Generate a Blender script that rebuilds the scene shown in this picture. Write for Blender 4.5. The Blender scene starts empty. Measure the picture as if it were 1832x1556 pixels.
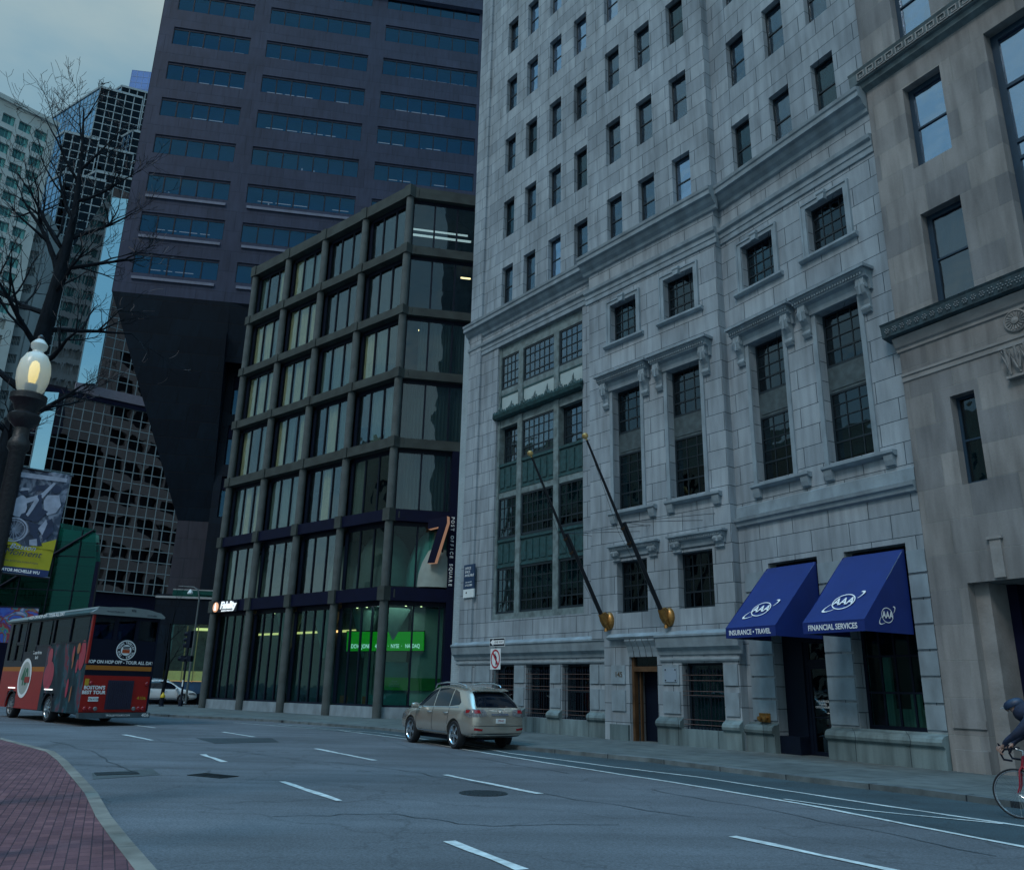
import bpy, bmesh, math, random
from mathutils import Vector, Matrix
from mathutils.bvhtree import BVHTree
random.seed(7)
PI = math.pi
rad = math.radians
SC = bpy.context.scene
COL = SC.collection

# ---------------------------------------------------------------- camera
cam_d = bpy.data.cameras.new('camera'); cam = bpy.data.objects.new('camera', cam_d); COL.objects.link(cam)
RR = (0.99976019, 0.02189871, 0.0); FF = (-0.0064551, 0.29470004, 0.95556801); UU = (0.0209257, -0.95533886, 0.29477073)
cx_ = Vector((RR[0], FF[0], UU[0])); cu_ = -Vector((RR[1], FF[1], UU[1])); cb_ = -Vector((RR[2], FF[2], UU[2]))
cam.matrix_world = Matrix(((cx_[0], cu_[0], cb_[0], 0), (cx_[1], cu_[1], cb_[1], 0), (cx_[2], cu_[2], cb_[2], 1.6), (0, 0, 0, 1)))
cam_d.sensor_fit = 'HORIZONTAL'; cam_d.sensor_width = 36; cam_d.lens = 36 * 1465 / 1832
cam_d.clip_start = 0.1; cam_d.clip_end = 3000
SC.camera = cam

# ---------------------------------------------------------------- sky and light (overcast afternoon)
wd = bpy.data.worlds.new("World"); SC.world = wd; wd.use_nodes = True
nt = wd.node_tree; nt.nodes.clear()
def wn(t): return nt.nodes.new(t)
wo = wn('ShaderNodeOutputWorld'); bg = wn('ShaderNodeBackground'); sky = wn('ShaderNodeTexSky')
SUN_EL, SUN_AZ = rad(48), rad(215)
sky.sky_type = 'NISHITA'; sky.sun_disc = False; sky.sun_elevation = SUN_EL; sky.sun_rotation = SUN_AZ
tc = wn('ShaderNodeTexCoord'); mp = wn('ShaderNodeMapping'); mp.inputs['Scale'].default_value = (1.6, 1.6, 4.0)
nz = wn('ShaderNodeTexNoise'); nz.inputs['Scale'].default_value = 1.5; nz.inputs['Detail'].default_value = 7; nz.inputs['Roughness'].default_value = 0.5
cr = wn('ShaderNodeValToRGB'); cr.color_ramp.elements[0].position = 0.36; cr.color_ramp.elements[0].color = (0.55, 1.1, 1.42, 1)
cr.color_ramp.elements[1].position = 0.62; cr.color_ramp.elements[1].color = (1.25, 1.6, 1.6, 1)
mx = wn('ShaderNodeMix'); mx.data_type = 'RGBA'; mx.inputs[0].default_value = 0.93
nt.links.new(tc.outputs['Generated'], mp.inputs[0]); nt.links.new(mp.outputs[0], nz.inputs['Vector']); nt.links.new(nz.outputs['Fac'], cr.inputs[0])
nt.links.new(sky.outputs[0], mx.inputs[6]); 
gz = wn('ShaderNodeSeparateXYZ'); nt.links.new(tc.outputs['Generated'], gz.inputs[0]); gr = wn('ShaderNodeMapRange'); gr.inputs[1].default_value = 0.78; gr.inputs[2].default_value = 0.99; nt.links.new(gz.outputs[2], gr.inputs[0])
zb_ = wn('ShaderNodeMix'); zb_.data_type = 'RGBA'; nt.links.new(gr.outputs[0], zb_.inputs[0]); nt.links.new(cr.outputs[0], zb_.inputs[6]); zb_.inputs[7].default_value = (2.9, 8.4, 13.5, 1); nt.links.new(zb_.outputs[2], mx.inputs[7]); nt.links.new(mx.outputs[2], bg.inputs[0])  # zenith above the view made bluer and brighter to add light
bg.inputs[1].default_value = 0.15; nt.links.new(bg.outputs[0], wo.inputs[0])
sl = bpy.data.lights.new('sun', 'SUN'); sun = bpy.data.objects.new('sun', sl); COL.objects.link(sun)
sl.energy = 0.5; sl.angle = rad(14); sl.color = (1.0, 0.97, 0.95)
sd = Vector((math.sin(SUN_AZ) * math.cos(SUN_EL), math.cos(SUN_AZ) * math.cos(SUN_EL), math.sin(SUN_EL)))
sun.rotation_euler = sd.to_track_quat('Z', 'Y').to_euler()
SC.view_settings.view_transform = 'Standard'; SC.view_settings.look = 'None'; SC.view_settings.gamma = 1.0
SC.view_settings.exposure = 1.0
SC.render.engine = 'CYCLES'

# ---------------------------------------------------------------- materials
MATS = {}
def lnk(m, a, b): m.node_tree.links.new(a, b)
def mat(name, col, rough=0.7, metal=0.0, var=0.12, scale=3.0, bump=0.0, bscale=40.0, emit=None, spec=0.5, stretch=(1, 1, 1), coat=0.0):
    if name in MATS: return MATS[name]
    m = bpy.data.materials.new(name); m.use_nodes = True; n = m.node_tree.nodes; b = n['Principled BSDF']
    b.inputs['Roughness'].default_value = rough; b.inputs['Metallic'].default_value = metal
    b.inputs['Specular IOR Level'].default_value = spec; b.inputs['Coat Weight'].default_value = coat
    t = n.new('ShaderNodeTexCoord'); mpn = n.new('ShaderNodeMapping'); mpn.inputs['Scale'].default_value = stretch
    lnk(m, t.outputs['Object'], mpn.inputs[0])
    if var > 0:
        ns = n.new('ShaderNodeTexNoise'); ns.inputs['Scale'].default_value = scale; ns.inputs['Detail'].default_value = 6
        lnk(m, mpn.outputs[0], ns.inputs['Vector'])
        rp = n.new('ShaderNodeMapRange'); rp.inputs[1].default_value = 0.25; rp.inputs[2].default_value = 0.75
        rp.inputs[3].default_value = 1 - var; rp.inputs[4].default_value = 1 + var; lnk(m, ns.outputs['Fac'], rp.inputs[0])
        mu = n.new('ShaderNodeMix'); mu.data_type = 'RGBA'; mu.blend_type = 'MULTIPLY'; mu.inputs[0].default_value = 1
        mu.inputs[6].default_value = (*col, 1); lnk(m, rp.outputs[0], mu.inputs[7]); lnk(m, mu.outputs[2], b.inputs['Base Color'])
    else: b.inputs['Base Color'].default_value = (*col, 1)
    if bump > 0:
        n2 = n.new('ShaderNodeTexNoise'); n2.inputs['Scale'].default_value = bscale; n2.inputs['Detail'].default_value = 4
        bp = n.new('ShaderNodeBump'); bp.inputs['Strength'].default_value = bump; bp.inputs['Distance'].default_value = 0.02
        lnk(m, mpn.outputs[0], n2.inputs['Vector']); lnk(m, n2.outputs['Fac'], bp.inputs['Height']); lnk(m, bp.outputs[0], b.inputs['Normal'])
    if emit: b.inputs['Emission Color'].default_value = (*emit[0], 1); b.inputs['Emission Strength'].default_value = emit[1]
    MATS[name] = m; return m
def blocks(name, c1, c2, mortar, bw, bh, ms=0.012, stain=0.25, rough=0.75, floor=False, off=0.5, bias=0.0, warm=None):
    """coursed masonry: joints laid along the facade (object x+y, z)"""
    m = bpy.data.materials.new(name); m.use_nodes = True; n = m.node_tree.nodes; b = n['Principled BSDF']; b.inputs['Roughness'].default_value = rough; b.inputs['Specular IOR Level'].default_value = 0.15
    t = n.new('ShaderNodeTexCoord'); sp = n.new('ShaderNodeSeparateXYZ'); lnk(m, t.outputs['Object'], sp.inputs[0])
    cb = n.new('ShaderNodeCombineXYZ')
    if floor:
        lnk(m, sp.outputs[0], cb.inputs[0]); lnk(m, sp.outputs[1], cb.inputs[1])
    else:
        ad = n.new('ShaderNodeMath'); ad.operation = 'ADD'; lnk(m, sp.outputs[0], ad.inputs[0]); lnk(m, sp.outputs[1], ad.inputs[1])
        lnk(m, ad.outputs[0], cb.inputs[0]); lnk(m, sp.outputs[2], cb.inputs[1])
    br = n.new('ShaderNodeTexBrick'); br.inputs['Scale'].default_value = 1; br.offset = off
    br.inputs['Color1'].default_value = (*c1, 1); br.inputs['Color2'].default_value = (*c2, 1); br.inputs['Mortar'].default_value = (*mortar, 1)
    br.inputs['Mortar Size'].default_value = ms; br.inputs['Mortar Smooth'].default_value = 0.3; br.inputs['Bias'].default_value = bias
    br.inputs['Brick Width'].default_value = bw; br.inputs['Row Height'].default_value = bh
    lnk(m, cb.outputs[0], br.inputs['Vector'])
    def ns(scale, st, lo, hi, a, c):
        mpn = n.new('ShaderNodeMapping'); mpn.inputs['Scale'].default_value = st; lnk(m, t.outputs['Object'], mpn.inputs[0])
        q = n.new('ShaderNodeTexNoise'); q.inputs['Scale'].default_value = scale; q.inputs['Detail'].default_value = 8; lnk(m, mpn.outputs[0], q.inputs['Vector'])
        r = n.new('ShaderNodeMapRange'); r.inputs[1].default_value = lo; r.inputs[2].default_value = hi; r.inputs[3].default_value = a; r.inputs[4].default_value = c
        lnk(m, q.outputs['Fac'], r.inputs[0]); return r.outputs[0], q
    s1, q1 = ns(0.5, (1, 1, 0.7), 0.3, 0.7, 1 - stain * 0.6, 1 + stain * 0.4)
    s2, q2 = ns(2.2, (1.6, 1.6, 0.22) if not floor else (1, 1, 1), 0.4, 0.75, 1 + stain * 0.2, 1 - stain * 0.95)
    s3, q3 = ns(30, (1, 1, 1), 0.2, 0.8, 0.93, 1.07)
    prev = br.outputs['Color']
    for s in (s1, s2, s3):
        mu = n.new('ShaderNodeMix'); mu.data_type = 'RGBA'; mu.blend_type = 'MULTIPLY'; mu.inputs[0].default_value = 1
        lnk(m, prev, mu.inputs[6]); lnk(m, s, mu.inputs[7]); prev = mu.outputs[2]
    lnk(m, prev, b.inputs['Base Color'])
    bp = n.new('ShaderNodeBump'); bp.inputs['Strength'].default_value = 0.6; bp.inputs['Distance'].default_value = 0.02; bp.invert = True
    lnk(m, br.outputs['Fac'], bp.inputs['Height'])
    bp2 = n.new('ShaderNodeBump'); bp2.inputs['Strength'].default_value = 0.25; bp2.inputs['Distance'].default_value = 0.01
    lnk(m, q3.outputs['Fac'], bp2.inputs['Height']); lnk(m, bp.outputs[0], bp2.inputs['Normal']); lnk(m, bp2.outputs[0], b.inputs['Normal'])
    MATS[name] = m; return m
def glass(name, tint, refl=0.3, rough=0.02, wav=0.0, gcol=(0.8, 0.9, 1.0), wscale=0.6, gz=0.35):
    m = bpy.data.materials.new(name); m.use_nodes = True; n = m.node_tree.nodes; n.remove(n['Principled BSDF'])
    o = n['Material Output']; tr = n.new('ShaderNodeBsdfTransparent'); tr.inputs[0].default_value = (*tint, 1)
    g = n.new('ShaderNodeBsdfGlossy'); g.inputs['Roughness'].default_value = rough; g.inputs['Color'].default_value = (*gcol, 1)
    fr = n.new('ShaderNodeLayerWeight'); fr.inputs[0].default_value = 0.25
    r = n.new('ShaderNodeMapRange'); r.inputs[3].default_value = refl; r.inputs[4].default_value = min(1, refl + gz); lnk(m, fr.outputs['Fresnel'], r.inputs[0])
    mxs = n.new('ShaderNodeMixShader'); lnk(m, r.outputs[0], mxs.inputs[0]); lnk(m, tr.outputs[0], mxs.inputs[1]); lnk(m, g.outputs[0], mxs.inputs[2])
    lnk(m, mxs.outputs[0], o.inputs[0])
    if wav > 0:
        t = n.new('ShaderNodeTexCoord'); ns = n.new('ShaderNodeTexNoise'); ns.inputs['Scale'].default_value = wscale; lnk(m, t.outputs['Object'], ns.inputs['Vector'])
        bp = n.new('ShaderNodeBump'); bp.inputs['Strength'].default_value = wav; bp.inputs['Distance'].default_value = 0.3
        lnk(m, ns.outputs['Fac'], bp.inputs['Height']); lnk(m, bp.outputs[0], g.inputs['Normal'])
    MATS[name] = m; return m

STONE = blocks('grey granite ashlar', (0.3, 0.355, 0.395), (0.24, 0.29, 0.33), (0.05, 0.075, 0.095), 1.25, 0.597, 0.012, 0.36)
TRIM = mat('carved grey granite', (0.2, 0.26, 0.3), 0.75, var=0.3, scale=2.5, bump=0.4, bscale=12, stretch=(1, 1, 0.5))
PLINTH = blocks('stained granite plinth', (0.15, 0.21, 0.225), (0.11, 0.165, 0.18), (0.04, 0.06, 0.07), 1.5, 1.2, 0.01, 0.5)
BROWN = blocks('buff limestone blocks', (0.27, 0.27, 0.265), (0.18, 0.19, 0.2), (0.24, 0.25, 0.24), 1.15, 0.8, 0.008, 0.38)
BRTRIM = mat('buff limestone trim', (0.225, 0.23, 0.23), 0.75, var=0.25, scale=2, bump=0.4, bscale=14)
WHITEBRICK = blocks('pale painted brick', (0.34, 0.42, 0.46), (0.3, 0.38, 0.42), (0.25, 0.32, 0.36), 0.24, 0.08, 0.006, 0.15)
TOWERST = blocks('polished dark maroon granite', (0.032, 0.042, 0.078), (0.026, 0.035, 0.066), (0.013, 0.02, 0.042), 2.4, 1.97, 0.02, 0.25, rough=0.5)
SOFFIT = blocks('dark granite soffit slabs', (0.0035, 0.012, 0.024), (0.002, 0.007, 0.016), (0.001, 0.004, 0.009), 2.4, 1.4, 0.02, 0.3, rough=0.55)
TANST = blocks('brown granite slabs', (0.05, 0.05, 0.065), (0.04, 0.04, 0.055), (0.02, 0.03, 0.04), 2.3, 1.6, 0.02, 0.2, rough=0.5)
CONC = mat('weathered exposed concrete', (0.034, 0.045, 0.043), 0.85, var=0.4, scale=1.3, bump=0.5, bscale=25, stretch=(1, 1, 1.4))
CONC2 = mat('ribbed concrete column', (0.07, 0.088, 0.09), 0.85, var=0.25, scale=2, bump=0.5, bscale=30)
DARK = mat('black metal framing', (0.0035, 0.008, 0.02), 0.5, var=0.15, scale=4, spec=0.2)
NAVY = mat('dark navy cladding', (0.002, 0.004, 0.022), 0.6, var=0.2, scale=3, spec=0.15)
INTER = mat('dark room behind glass', (0.006, 0.014, 0.02), 0.9, var=0.4, scale=0.6)
SASH = mat('dark painted sash', (0.005, 0.016, 0.025), 0.5, var=0.2)
BLUESASH = mat('blue black painted frame', (0.010, 0.035, 0.065), 0.45, var=0.2)
BRONZE = mat('verdigris bronze panel', (0.012, 0.055, 0.062), 0.55, var=0.5, scale=6, bump=0.4, bscale=30)
MARBLE = mat('grey veined marble', (0.13, 0.18, 0.19), 0.5, var=0.45, scale=4, bump=0.2)
MILK = mat('milky panel', (0.33, 0.42, 0.43), 0.4, var=0.12, scale=1.5)
BRASS = mat('weathered brass', (0.32, 0.17, 0.05), 0.4, metal=0.7, var=0.35, scale=12)
BLIND = mat('pale roller blind', (0.12, 0.15, 0.155), 0.9, var=0.1)
CREAM_REFL = mat('cream reflection sheet', (0.95, 0.72, 0.44), 0.9, var=0.3, scale=3, stretch=(6, 6, 0.3))  # cream sheets standing in for sunlit facades reflected in the panes
CURT2 = mat('grey sheer curtain', (0.27, 0.29, 0.26), 0.9, var=0.3, scale=3, stretch=(6, 6, 0.3))
G_SASH = glass('old sash glass', (0.4, 0.55, 0.62), 0.13, wav=0.06, wscale=1.2)
G_SKY = glass('window glass facing the sky', (0.4, 0.55, 0.7), 0.5, wav=0.07, wscale=1.0, gcol=(0.6, 0.8, 1.0))
G_DIM = glass('smoked window glass', (0.3, 0.5, 0.54), 0.07, wav=0.04, wscale=1.2, gz=0.2)
G_MOD = glass('office plate glass', (0.68, 0.76, 0.74), 0.07, wav=0.1, gz=0.22)
G_SHOP = glass('shopfront glass', (0.55, 0.8, 0.78), 0.02, wav=0.03, gz=0.06)
G_TOWER = glass('blue tower glazing', (0.35, 0.6, 0.8), 0.08, wav=0.03, gcol=(0.25, 0.6, 0.85))
G_MIRROR = glass('mirror curtain wall glass', (0.02, 0.05, 0.09), 0.3, wav=0.22, gcol=(0.6, 0.6, 0.65), wscale=0.22)
G_DKMIR = glass('dark mirror glass', (0.02, 0.05, 0.09), 0.03, wav=0.05, gcol=(0.3, 0.5, 0.7), wscale=0.35, gz=0.1)  # same mirror glass dimmed, dark surroundings it reflects put into the tint
G_FACET = glass('sky facing facet glass', (0.02, 0.05, 0.09), 0.75, wav=0.03, gcol=(0.5, 0.85, 1.0), wscale=0.3)
G_BLUE = glass('blue mirror glass', (0.02, 0.06, 0.12), 0.62, wav=0.05, gcol=(0.4, 0.7, 1.0))
G_TEAL = glass('teal glass', (0.1, 0.5, 0.46), 0.05, wav=0.0, gcol=(0.2, 0.7, 0.65))
WHITEP = mat('white paint', (0.62, 0.7, 0.72), 0.5, var=0.08)
WLETTER = mat('white lettering', (0.75, 0.8, 0.82), 0.5, var=0)
RUBBER = mat('tyre rubber', (0.008, 0.011, 0.016), 0.75, var=0.2)
CHROME = mat('polished metal', (0.5, 0.56, 0.6), 0.2, metal=0.9, var=0.1)

# ---------------------------------------------------------------- object helpers
WM = {}
def Fr(x, y, z=0.0, az=0.0): return Matrix.Translation((x, y, z)) @ Matrix.Rotation(rad(az), 4, 'Z')
T3 = Matrix.Translation
def thing(name, label, cat, M=None, group=None, kind=None):
    o = bpy.data.objects.new(name, None); COL.objects.link(o); M = M or Matrix()
    o.matrix_world = M; o.empty_display_size = 0.3; WM[o] = M.copy(); return tag(o, label, cat, group, kind)
def tag(o, label=None, cat=None, group=None, kind=None):
    if label: o['label'] = label
    if cat: o['category'] = cat
    if group: o['group'] = group
    if kind: o['kind'] = kind
    return o
def place(o, parent=None, M=None):
    COL.objects.link(o)
    if M is None: M = WM[parent].copy() if parent else Matrix()
    WM[o] = M.copy()
    if parent: o.parent = parent; o.matrix_basis = WM[parent].inverted() @ M
    else: o.matrix_world = M
    return o
class MB:
    def __init__(s): s.v = []; s.f = []
    def add(s, vs, fs):
        k = len(s.v); s.v += [tuple(p) for p in vs]; s.f += [tuple(i + k for i in f) for f in fs]; return s
    def box(s, x0, x1, y0, y1, z0, z1):
        return s.add([(x0, y0, z0), (x1, y0, z0), (x1, y1, z0), (x0, y1, z0), (x0, y0, z1), (x1, y0, z1), (x1, y1, z1), (x0, y1, z1)],
                     [(0, 3, 2, 1), (4, 5, 6, 7), (0, 1, 5, 4), (1, 2, 6, 5), (2, 3, 7, 6), (3, 0, 4, 7)])
    def poly(s, pts): return s.add(pts, [tuple(range(len(pts)))])
    def prism(s, poly, a0, a1, ax='x'):
        """2D polygon swept along an axis: ax x -> (y,z), y -> (x,z), z -> (x,y)"""
        def P(p, a): return (a, p[0], p[1]) if ax == 'x' else ((p[0], a, p[1]) if ax == 'y' else (p[0], p[1], a))
        n = len(poly)
        return s.add([P(p, a0) for p in poly] + [P(p, a1) for p in poly],
                     [tuple(range(n))[::-1], tuple(range(n, 2 * n))] + [(i, (i + 1) % n, n + (i + 1) % n, n + i) for i in range(n)])
    def tube(s, pts, rs, n=8, cap=True):
        pts = [Vector(p) for p in pts]; rs = rs if hasattr(rs, '__len__') else [rs] * len(pts); k = len(s.v)
        up = None
        for i, p in enumerate(pts):
            d = (pts[min(i + 1, len(pts) - 1)] - pts[max(i - 1, 0)]).normalized()
            if up is None: up = Vector((0, 0, 1)) if abs(d.z) < 0.9 else Vector((1, 0, 0))
            a = d.cross(up); a = a.normalized() if a.length > 1e-6 else Vector((1, 0, 0)); b = a.cross(d).normalized(); up = b
            for j in range(n):
                t = 2 * PI * j / n; q = p + (a * math.cos(t) + b * math.sin(t)) * rs[i]; s.v.append(tuple(q))
        for i in range(len(pts) - 1):
            for j in range(n):
                s.f.append((k + i * n + j, k + i * n + (j + 1) % n, k + (i + 1) * n + (j + 1) % n, k + (i + 1) * n + j))
        if cap: s.f.append(tuple(k + j for j in range(n))[::-1]); s.f.append(tuple(k + (len(pts) - 1) * n + j for j in range(n)))
        return s
    def lathe(s, prof, n=16, M=None):
        M = M or Matrix(); k = len(s.v)
        for (r, z) in prof:
            for j in range(n):
                t = 2 * PI * j / n; s.v.append(tuple(M @ Vector((r * math.cos(t), r * math.sin(t), z))))
        for i in range(len(prof) - 1):
            for j in range(n): s.f.append((k + i * n + j, k + i * n + (j + 1) % n, k + (i + 1) * n + (j + 1) % n, k + (i + 1) * n + j))
        s.f.append(tuple(k + j for j in range(n))[::-1]); s.f.append(tuple(k + (len(prof) - 1) * n + j for j in range(n))); return s
    def mesh(s, name, m=None, smooth=False):
        me = bpy.data.meshes.new(name); me.from_pydata(s.v, [], s.f); me.update()
        bm = bmesh.new(); bm.from_mesh(me); bmesh.ops.recalc_face_normals(bm, faces=bm.faces); bm.to_mesh(me); bm.free()
        if m: me.materials.append(m)
        if smooth:
            me.polygons.foreach_set('use_smooth', [True] * len(me.polygons))
            try: me.set_sharp_from_angle(angle=rad(40))
            except Exception: pass
        return me
    def build(s, name, m, parent=None, M=None, smooth=False):
        return place(bpy.data.objects.new(name, s.mesh(name, m, smooth)), parent, M)
def _each(s, name, m, parent=None, M=None, smooth=False):
    P = list(range(len(s.v)))
    def fd(a):
        while P[a] != a: P[a] = P[P[a]]; a = P[a]
        return a
    for f in s.f:
        for q in f[1:]: P[fd(q)] = fd(f[0])
    G = {}
    for f in s.f: G.setdefault(fd(f[0]), []).append(f)
    out = []
    for fs in G.values():
        ix = sorted({i for f in fs for i in f}); mp = {a: k for k, a in enumerate(ix)}; b = MB(); b.v = [s.v[i] for i in ix]; b.f = [tuple(mp[i] for i in f) for f in fs]; out.append(b.build(name, m, parent, M, smooth))
    return out
MB.each = _each
def wall(mb, x0, x1, z0, z1, ops, y=0.0, d=0.3):
    xs = sorted({x0, x1, *[v for o in ops for v in o[:2] if x0 < v < x1]}); zs = sorted({z0, z1, *[v for o in ops for v in o[2:4] if z0 < v < z1]})
    for i in range(len(xs) - 1):
        for j in range(len(zs) - 1):
            xc = (xs[i] + xs[i + 1]) / 2; zc = (zs[j] + zs[j + 1]) / 2
            if any(o[0] < xc < o[1] and o[2] < zc < o[3] for o in ops): continue
            mb.poly([(xs[i], y, zs[j]), (xs[i + 1], y, zs[j]), (xs[i + 1], y, zs[j + 1]), (xs[i], y, zs[j + 1])])
    for o in ops:
        a, b, c, e = max(o[0], x0), min(o[1], x1), max(o[2], z0), min(o[3], z1)
        if a >= b or c >= e: continue
        dd = o[4] if len(o) > 4 else d
        mb.poly([(a, y, c), (a, y + dd, c), (a, y + dd, e), (a, y, e)]); mb.poly([(b, y, c), (b, y + dd, c), (b, y + dd, e), (b, y, e)])
        mb.poly([(a, y, c), (b, y, c), (b, y + dd, c), (a, y + dd, c)]); mb.poly([(a, y, e), (b, y, e), (b, y + dd, e), (a, y + dd, e)])
    return mb
MC = {}
def cached(key, fn):
    if key not in MC: MC[key] = fn()
    return MC[key]
def window(par, F, x0, x1, z0, z1, y, cols=1, rows=(0.5,), fr=0.06, mu=0.025, thick=0.07, mrail=0.5, g=None, fm=None, blind=None, name='window', rail=0.05, bm=None):
    """sash or casement: frame with glazing bars, its pane behind, sometimes a blind behind that"""
    w, h = round(x1 - x0, 3), round(z1 - z0, 3); g = g or G_SASH; fm = fm or SASH; rows = tuple(rows)
    def mk():
        b = MB(); b.box(0, fr, 0, thick, 0, h); b.box(w - fr, w, 0, thick, 0, h); b.box(fr, w - fr, 0, thick, 0, fr * 1.3); b.box(fr, w - fr, 0, thick, h - fr, h)
        for i in range(1, cols): xx = fr + (w - 2 * fr) * i / cols; b.box(xx - mu / 2, xx + mu / 2, 0.012, thick - 0.012, fr * 1.3, h - fr)
        for r in rows:
            zz = h * r; t = rail if abs(r - mrail) < 1e-6 else mu; b.box(fr, w - fr, 0.006, thick - 0.006, zz - t / 2, zz + t / 2)
        return b.mesh(name, fm)
    def mp_():
        b = MB(); b.box(fr * 0.5, w - fr * 0.5, thick * 0.5 - 0.004, thick * 0.5 + 0.004, fr * 0.5, h - fr * 0.5); return b.mesh('pane', g)
    o = place(bpy.data.objects.new(name, cached(('w', name, w, h, cols, rows, fr, mu, mrail, rail, fm.name), mk)), par, F @ T3((x0, y, z0)))
    place(bpy.data.objects.new('pane', cached(('p', w, h, fr, g.name), mp_)), o)
    if blind:
        bl = MB(); n = 10
        for i in range(n):
            a, c = fr + (w - 2 * fr) * i / n, fr + (w - 2 * fr) * (i + 1) / n; yy = thick + 0.06
            bl.add([(a, yy, h * (1 - blind)), (c, yy + 0.02 * (i % 2), h * (1 - blind)), (c, yy + 0.02 * (i % 2), h - fr), (a, yy, h - fr)], [(0, 1, 2, 3)])
        bl.build('blind', bm or BLIND, o)
    return o
def txt(s, size, m, parent, M, name='lettering', ext=0.006, sx=1.0, align='CENTER', shear=0.0, bold=0.0, space=1.0):
    """lettering stands in the local x/z plane of M, facing local -y"""
    c = bpy.data.curves.new('t', 'FONT'); c.body = s; c.size = size; c.extrude = ext; c.align_x = align; c.align_y = 'CENTER'; c.shear = shear; c.offset = bold; c.space_character = space
    c.resolution_u = 3
    o = bpy.data.objects.new('t', c); COL.objects.link(o); dg = bpy.context.evaluated_depsgraph_get(); dg.update()
    me = bpy.data.meshes.new_from_object(o.evaluated_get(dg)); bpy.data.objects.remove(o); me.name = name
    me.transform(Matrix.Rotation(PI / 2, 4, 'X') @ Matrix.Diagonal((sx, 1, 1, 1))); me.materials.clear(); me.materials.append(m)
    return place(bpy.data.objects.new(name, me), parent, M)
def dup(o, parent=None, M=None, kids=None):
    c = o.copy(); COL.objects.link(c)
    if M is not None: WM[c] = M.copy(); c.matrix_world = M
    if parent: c.parent = parent
    for ch in [k for k in bpy.data.objects if k.parent == o]: dup(ch, c)
    return c

# ---------------------------------------------------------------- frames measured from the photograph (x along the facade to the right, y into the building)
FA = Fr(0.5884, 33.1518, 0, -52.047)     # stone building, left bay
FB = Fr(4.8252, 27.1933, 0, -52.047)     # stone building, middle bay
FC = Fr(8.3841, 22.538, 0, -60.261)      # stone building, right bay and the limestone building
FD = Fr(-6.334, 42.3835, 0, -40.48)      # modern building, street face (x runs -16 .. 0)
FE = Fr(-6.334, 42.3835, 0, 11.566)      # modern building, chamfer face
FT = Fr(-11.85, 66.0, 0, 10.0)           # dark granite tower
FM = Fr(-40.0, 97.083, 0, 40.0)          # mirror glass building

# ================================================================ GROUND
def asphalt(name, c, k=0.25):
    m = mat(name, c, 0.85, var=0.0); n = m.node_tree.nodes; b = n['Principled BSDF']; t = n.new('ShaderNodeTexCoord')
    def ns(sc, lo, hi, a, e, det=6, st=(1, 1, 1)):
        mpn = n.new('ShaderNodeMapping'); mpn.inputs['Scale'].default_value = st; mpn.inputs['Rotation'].default_value = (0, 0, rad(50)); lnk(m, t.outputs['Object'], mpn.inputs[0])
        q = n.new('ShaderNodeTexNoise'); q.inputs['Scale'].default_value = sc; q.inputs['Detail'].default_value = det; lnk(m, mpn.outputs[0], q.inputs['Vector'])
        r = n.new('ShaderNodeMapRange'); r.inputs[1].default_value = lo; r.inputs[2].default_value = hi; r.inputs[3].default_value = a; r.inputs[4].default_value = e
        lnk(m, q.outputs['Fac'], r.inputs[0]); return r.outputs[0], q
    a1 = ns(0.35, 0.35, 0.7, 1 + k * 0.5, 1 - k); a2 = ns(1.1, 0.35, 0.7, 1.16, 0.78, st=(0.12, 1.3, 1)); a3 = ns(38, 0.25, 0.75, 0.62, 1.42, 3); a4 = ns(150, 0.3, 0.75, 0.6, 1.45, 2)
    vo = n.new('ShaderNodeTexVoronoi'); vo.feature = 'DISTANCE_TO_EDGE'; vo.inputs['Scale'].default_value = 0.28
    q = n.new('ShaderNodeTexNoise'); q.inputs['Scale'].default_value = 1.3; q.inputs['Detail'].default_value = 6; lnk(m, t.outputs['Object'], q.inputs['Vector'])
    vm = n.new('ShaderNodeVectorMath'); vm.operation = 'MULTIPLY_ADD'; vm.inputs[1].default_value = (1.5, 1.5, 0); lnk(m, q.outputs['Color'], vm.inputs[0]); lnk(m, t.outputs['Object'], vm.inputs[2]); lnk(m, vm.outputs[0], vo.inputs['Vector'])
    cr2 = n.new('ShaderNodeMapRange'); cr2.inputs[1].default_value = 0.0; cr2.inputs[2].default_value = 0.009; cr2.inputs[3].default_value = 0.7; cr2.inputs[4].default_value = 1.0; lnk(m, vo.outputs['Distance'], cr2.inputs[0])
    prev = None
    for s in (a1[0], a2[0], a3[0], a4[0], cr2.outputs[0]):
        mu = n.new('ShaderNodeMix'); mu.data_type = 'RGBA'; mu.blend_type = 'MULTIPLY'; mu.inputs[0].default_value = 1
        if prev is None: mu.inputs[6].default_value = (*c, 1)
        else: lnk(m, prev, mu.inputs[6])
        lnk(m, s, mu.inputs[7]); prev = mu.outputs[2]
    lnk(m, prev, b.inputs['Base Color'])
    bp = n.new('ShaderNodeBump'); bp.inputs['Strength'].default_value = 0.5; bp.inputs['Distance'].default_value = 0.012
    lnk(m, a3[1].outputs['Fac'], bp.inputs['Height']); lnk(m, bp.outputs[0], b.inputs['Normal']); return m
ASPH = asphalt('worn asphalt', (0.095, 0.106, 0.12)); ASPH2 = asphalt('darker bike lane asphalt', (0.03, 0.055, 0.068), 0.35)
ASPH3 = asphalt('patch asphalt', (0.028, 0.042, 0.05), 0.2)
WALK = blocks('concrete pavement slabs', (0.125, 0.15, 0.15), (0.11, 0.135, 0.14), (0.05, 0.06, 0.07), 1.5, 1.5, 0.012, 0.35, floor=True, off=0)
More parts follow.
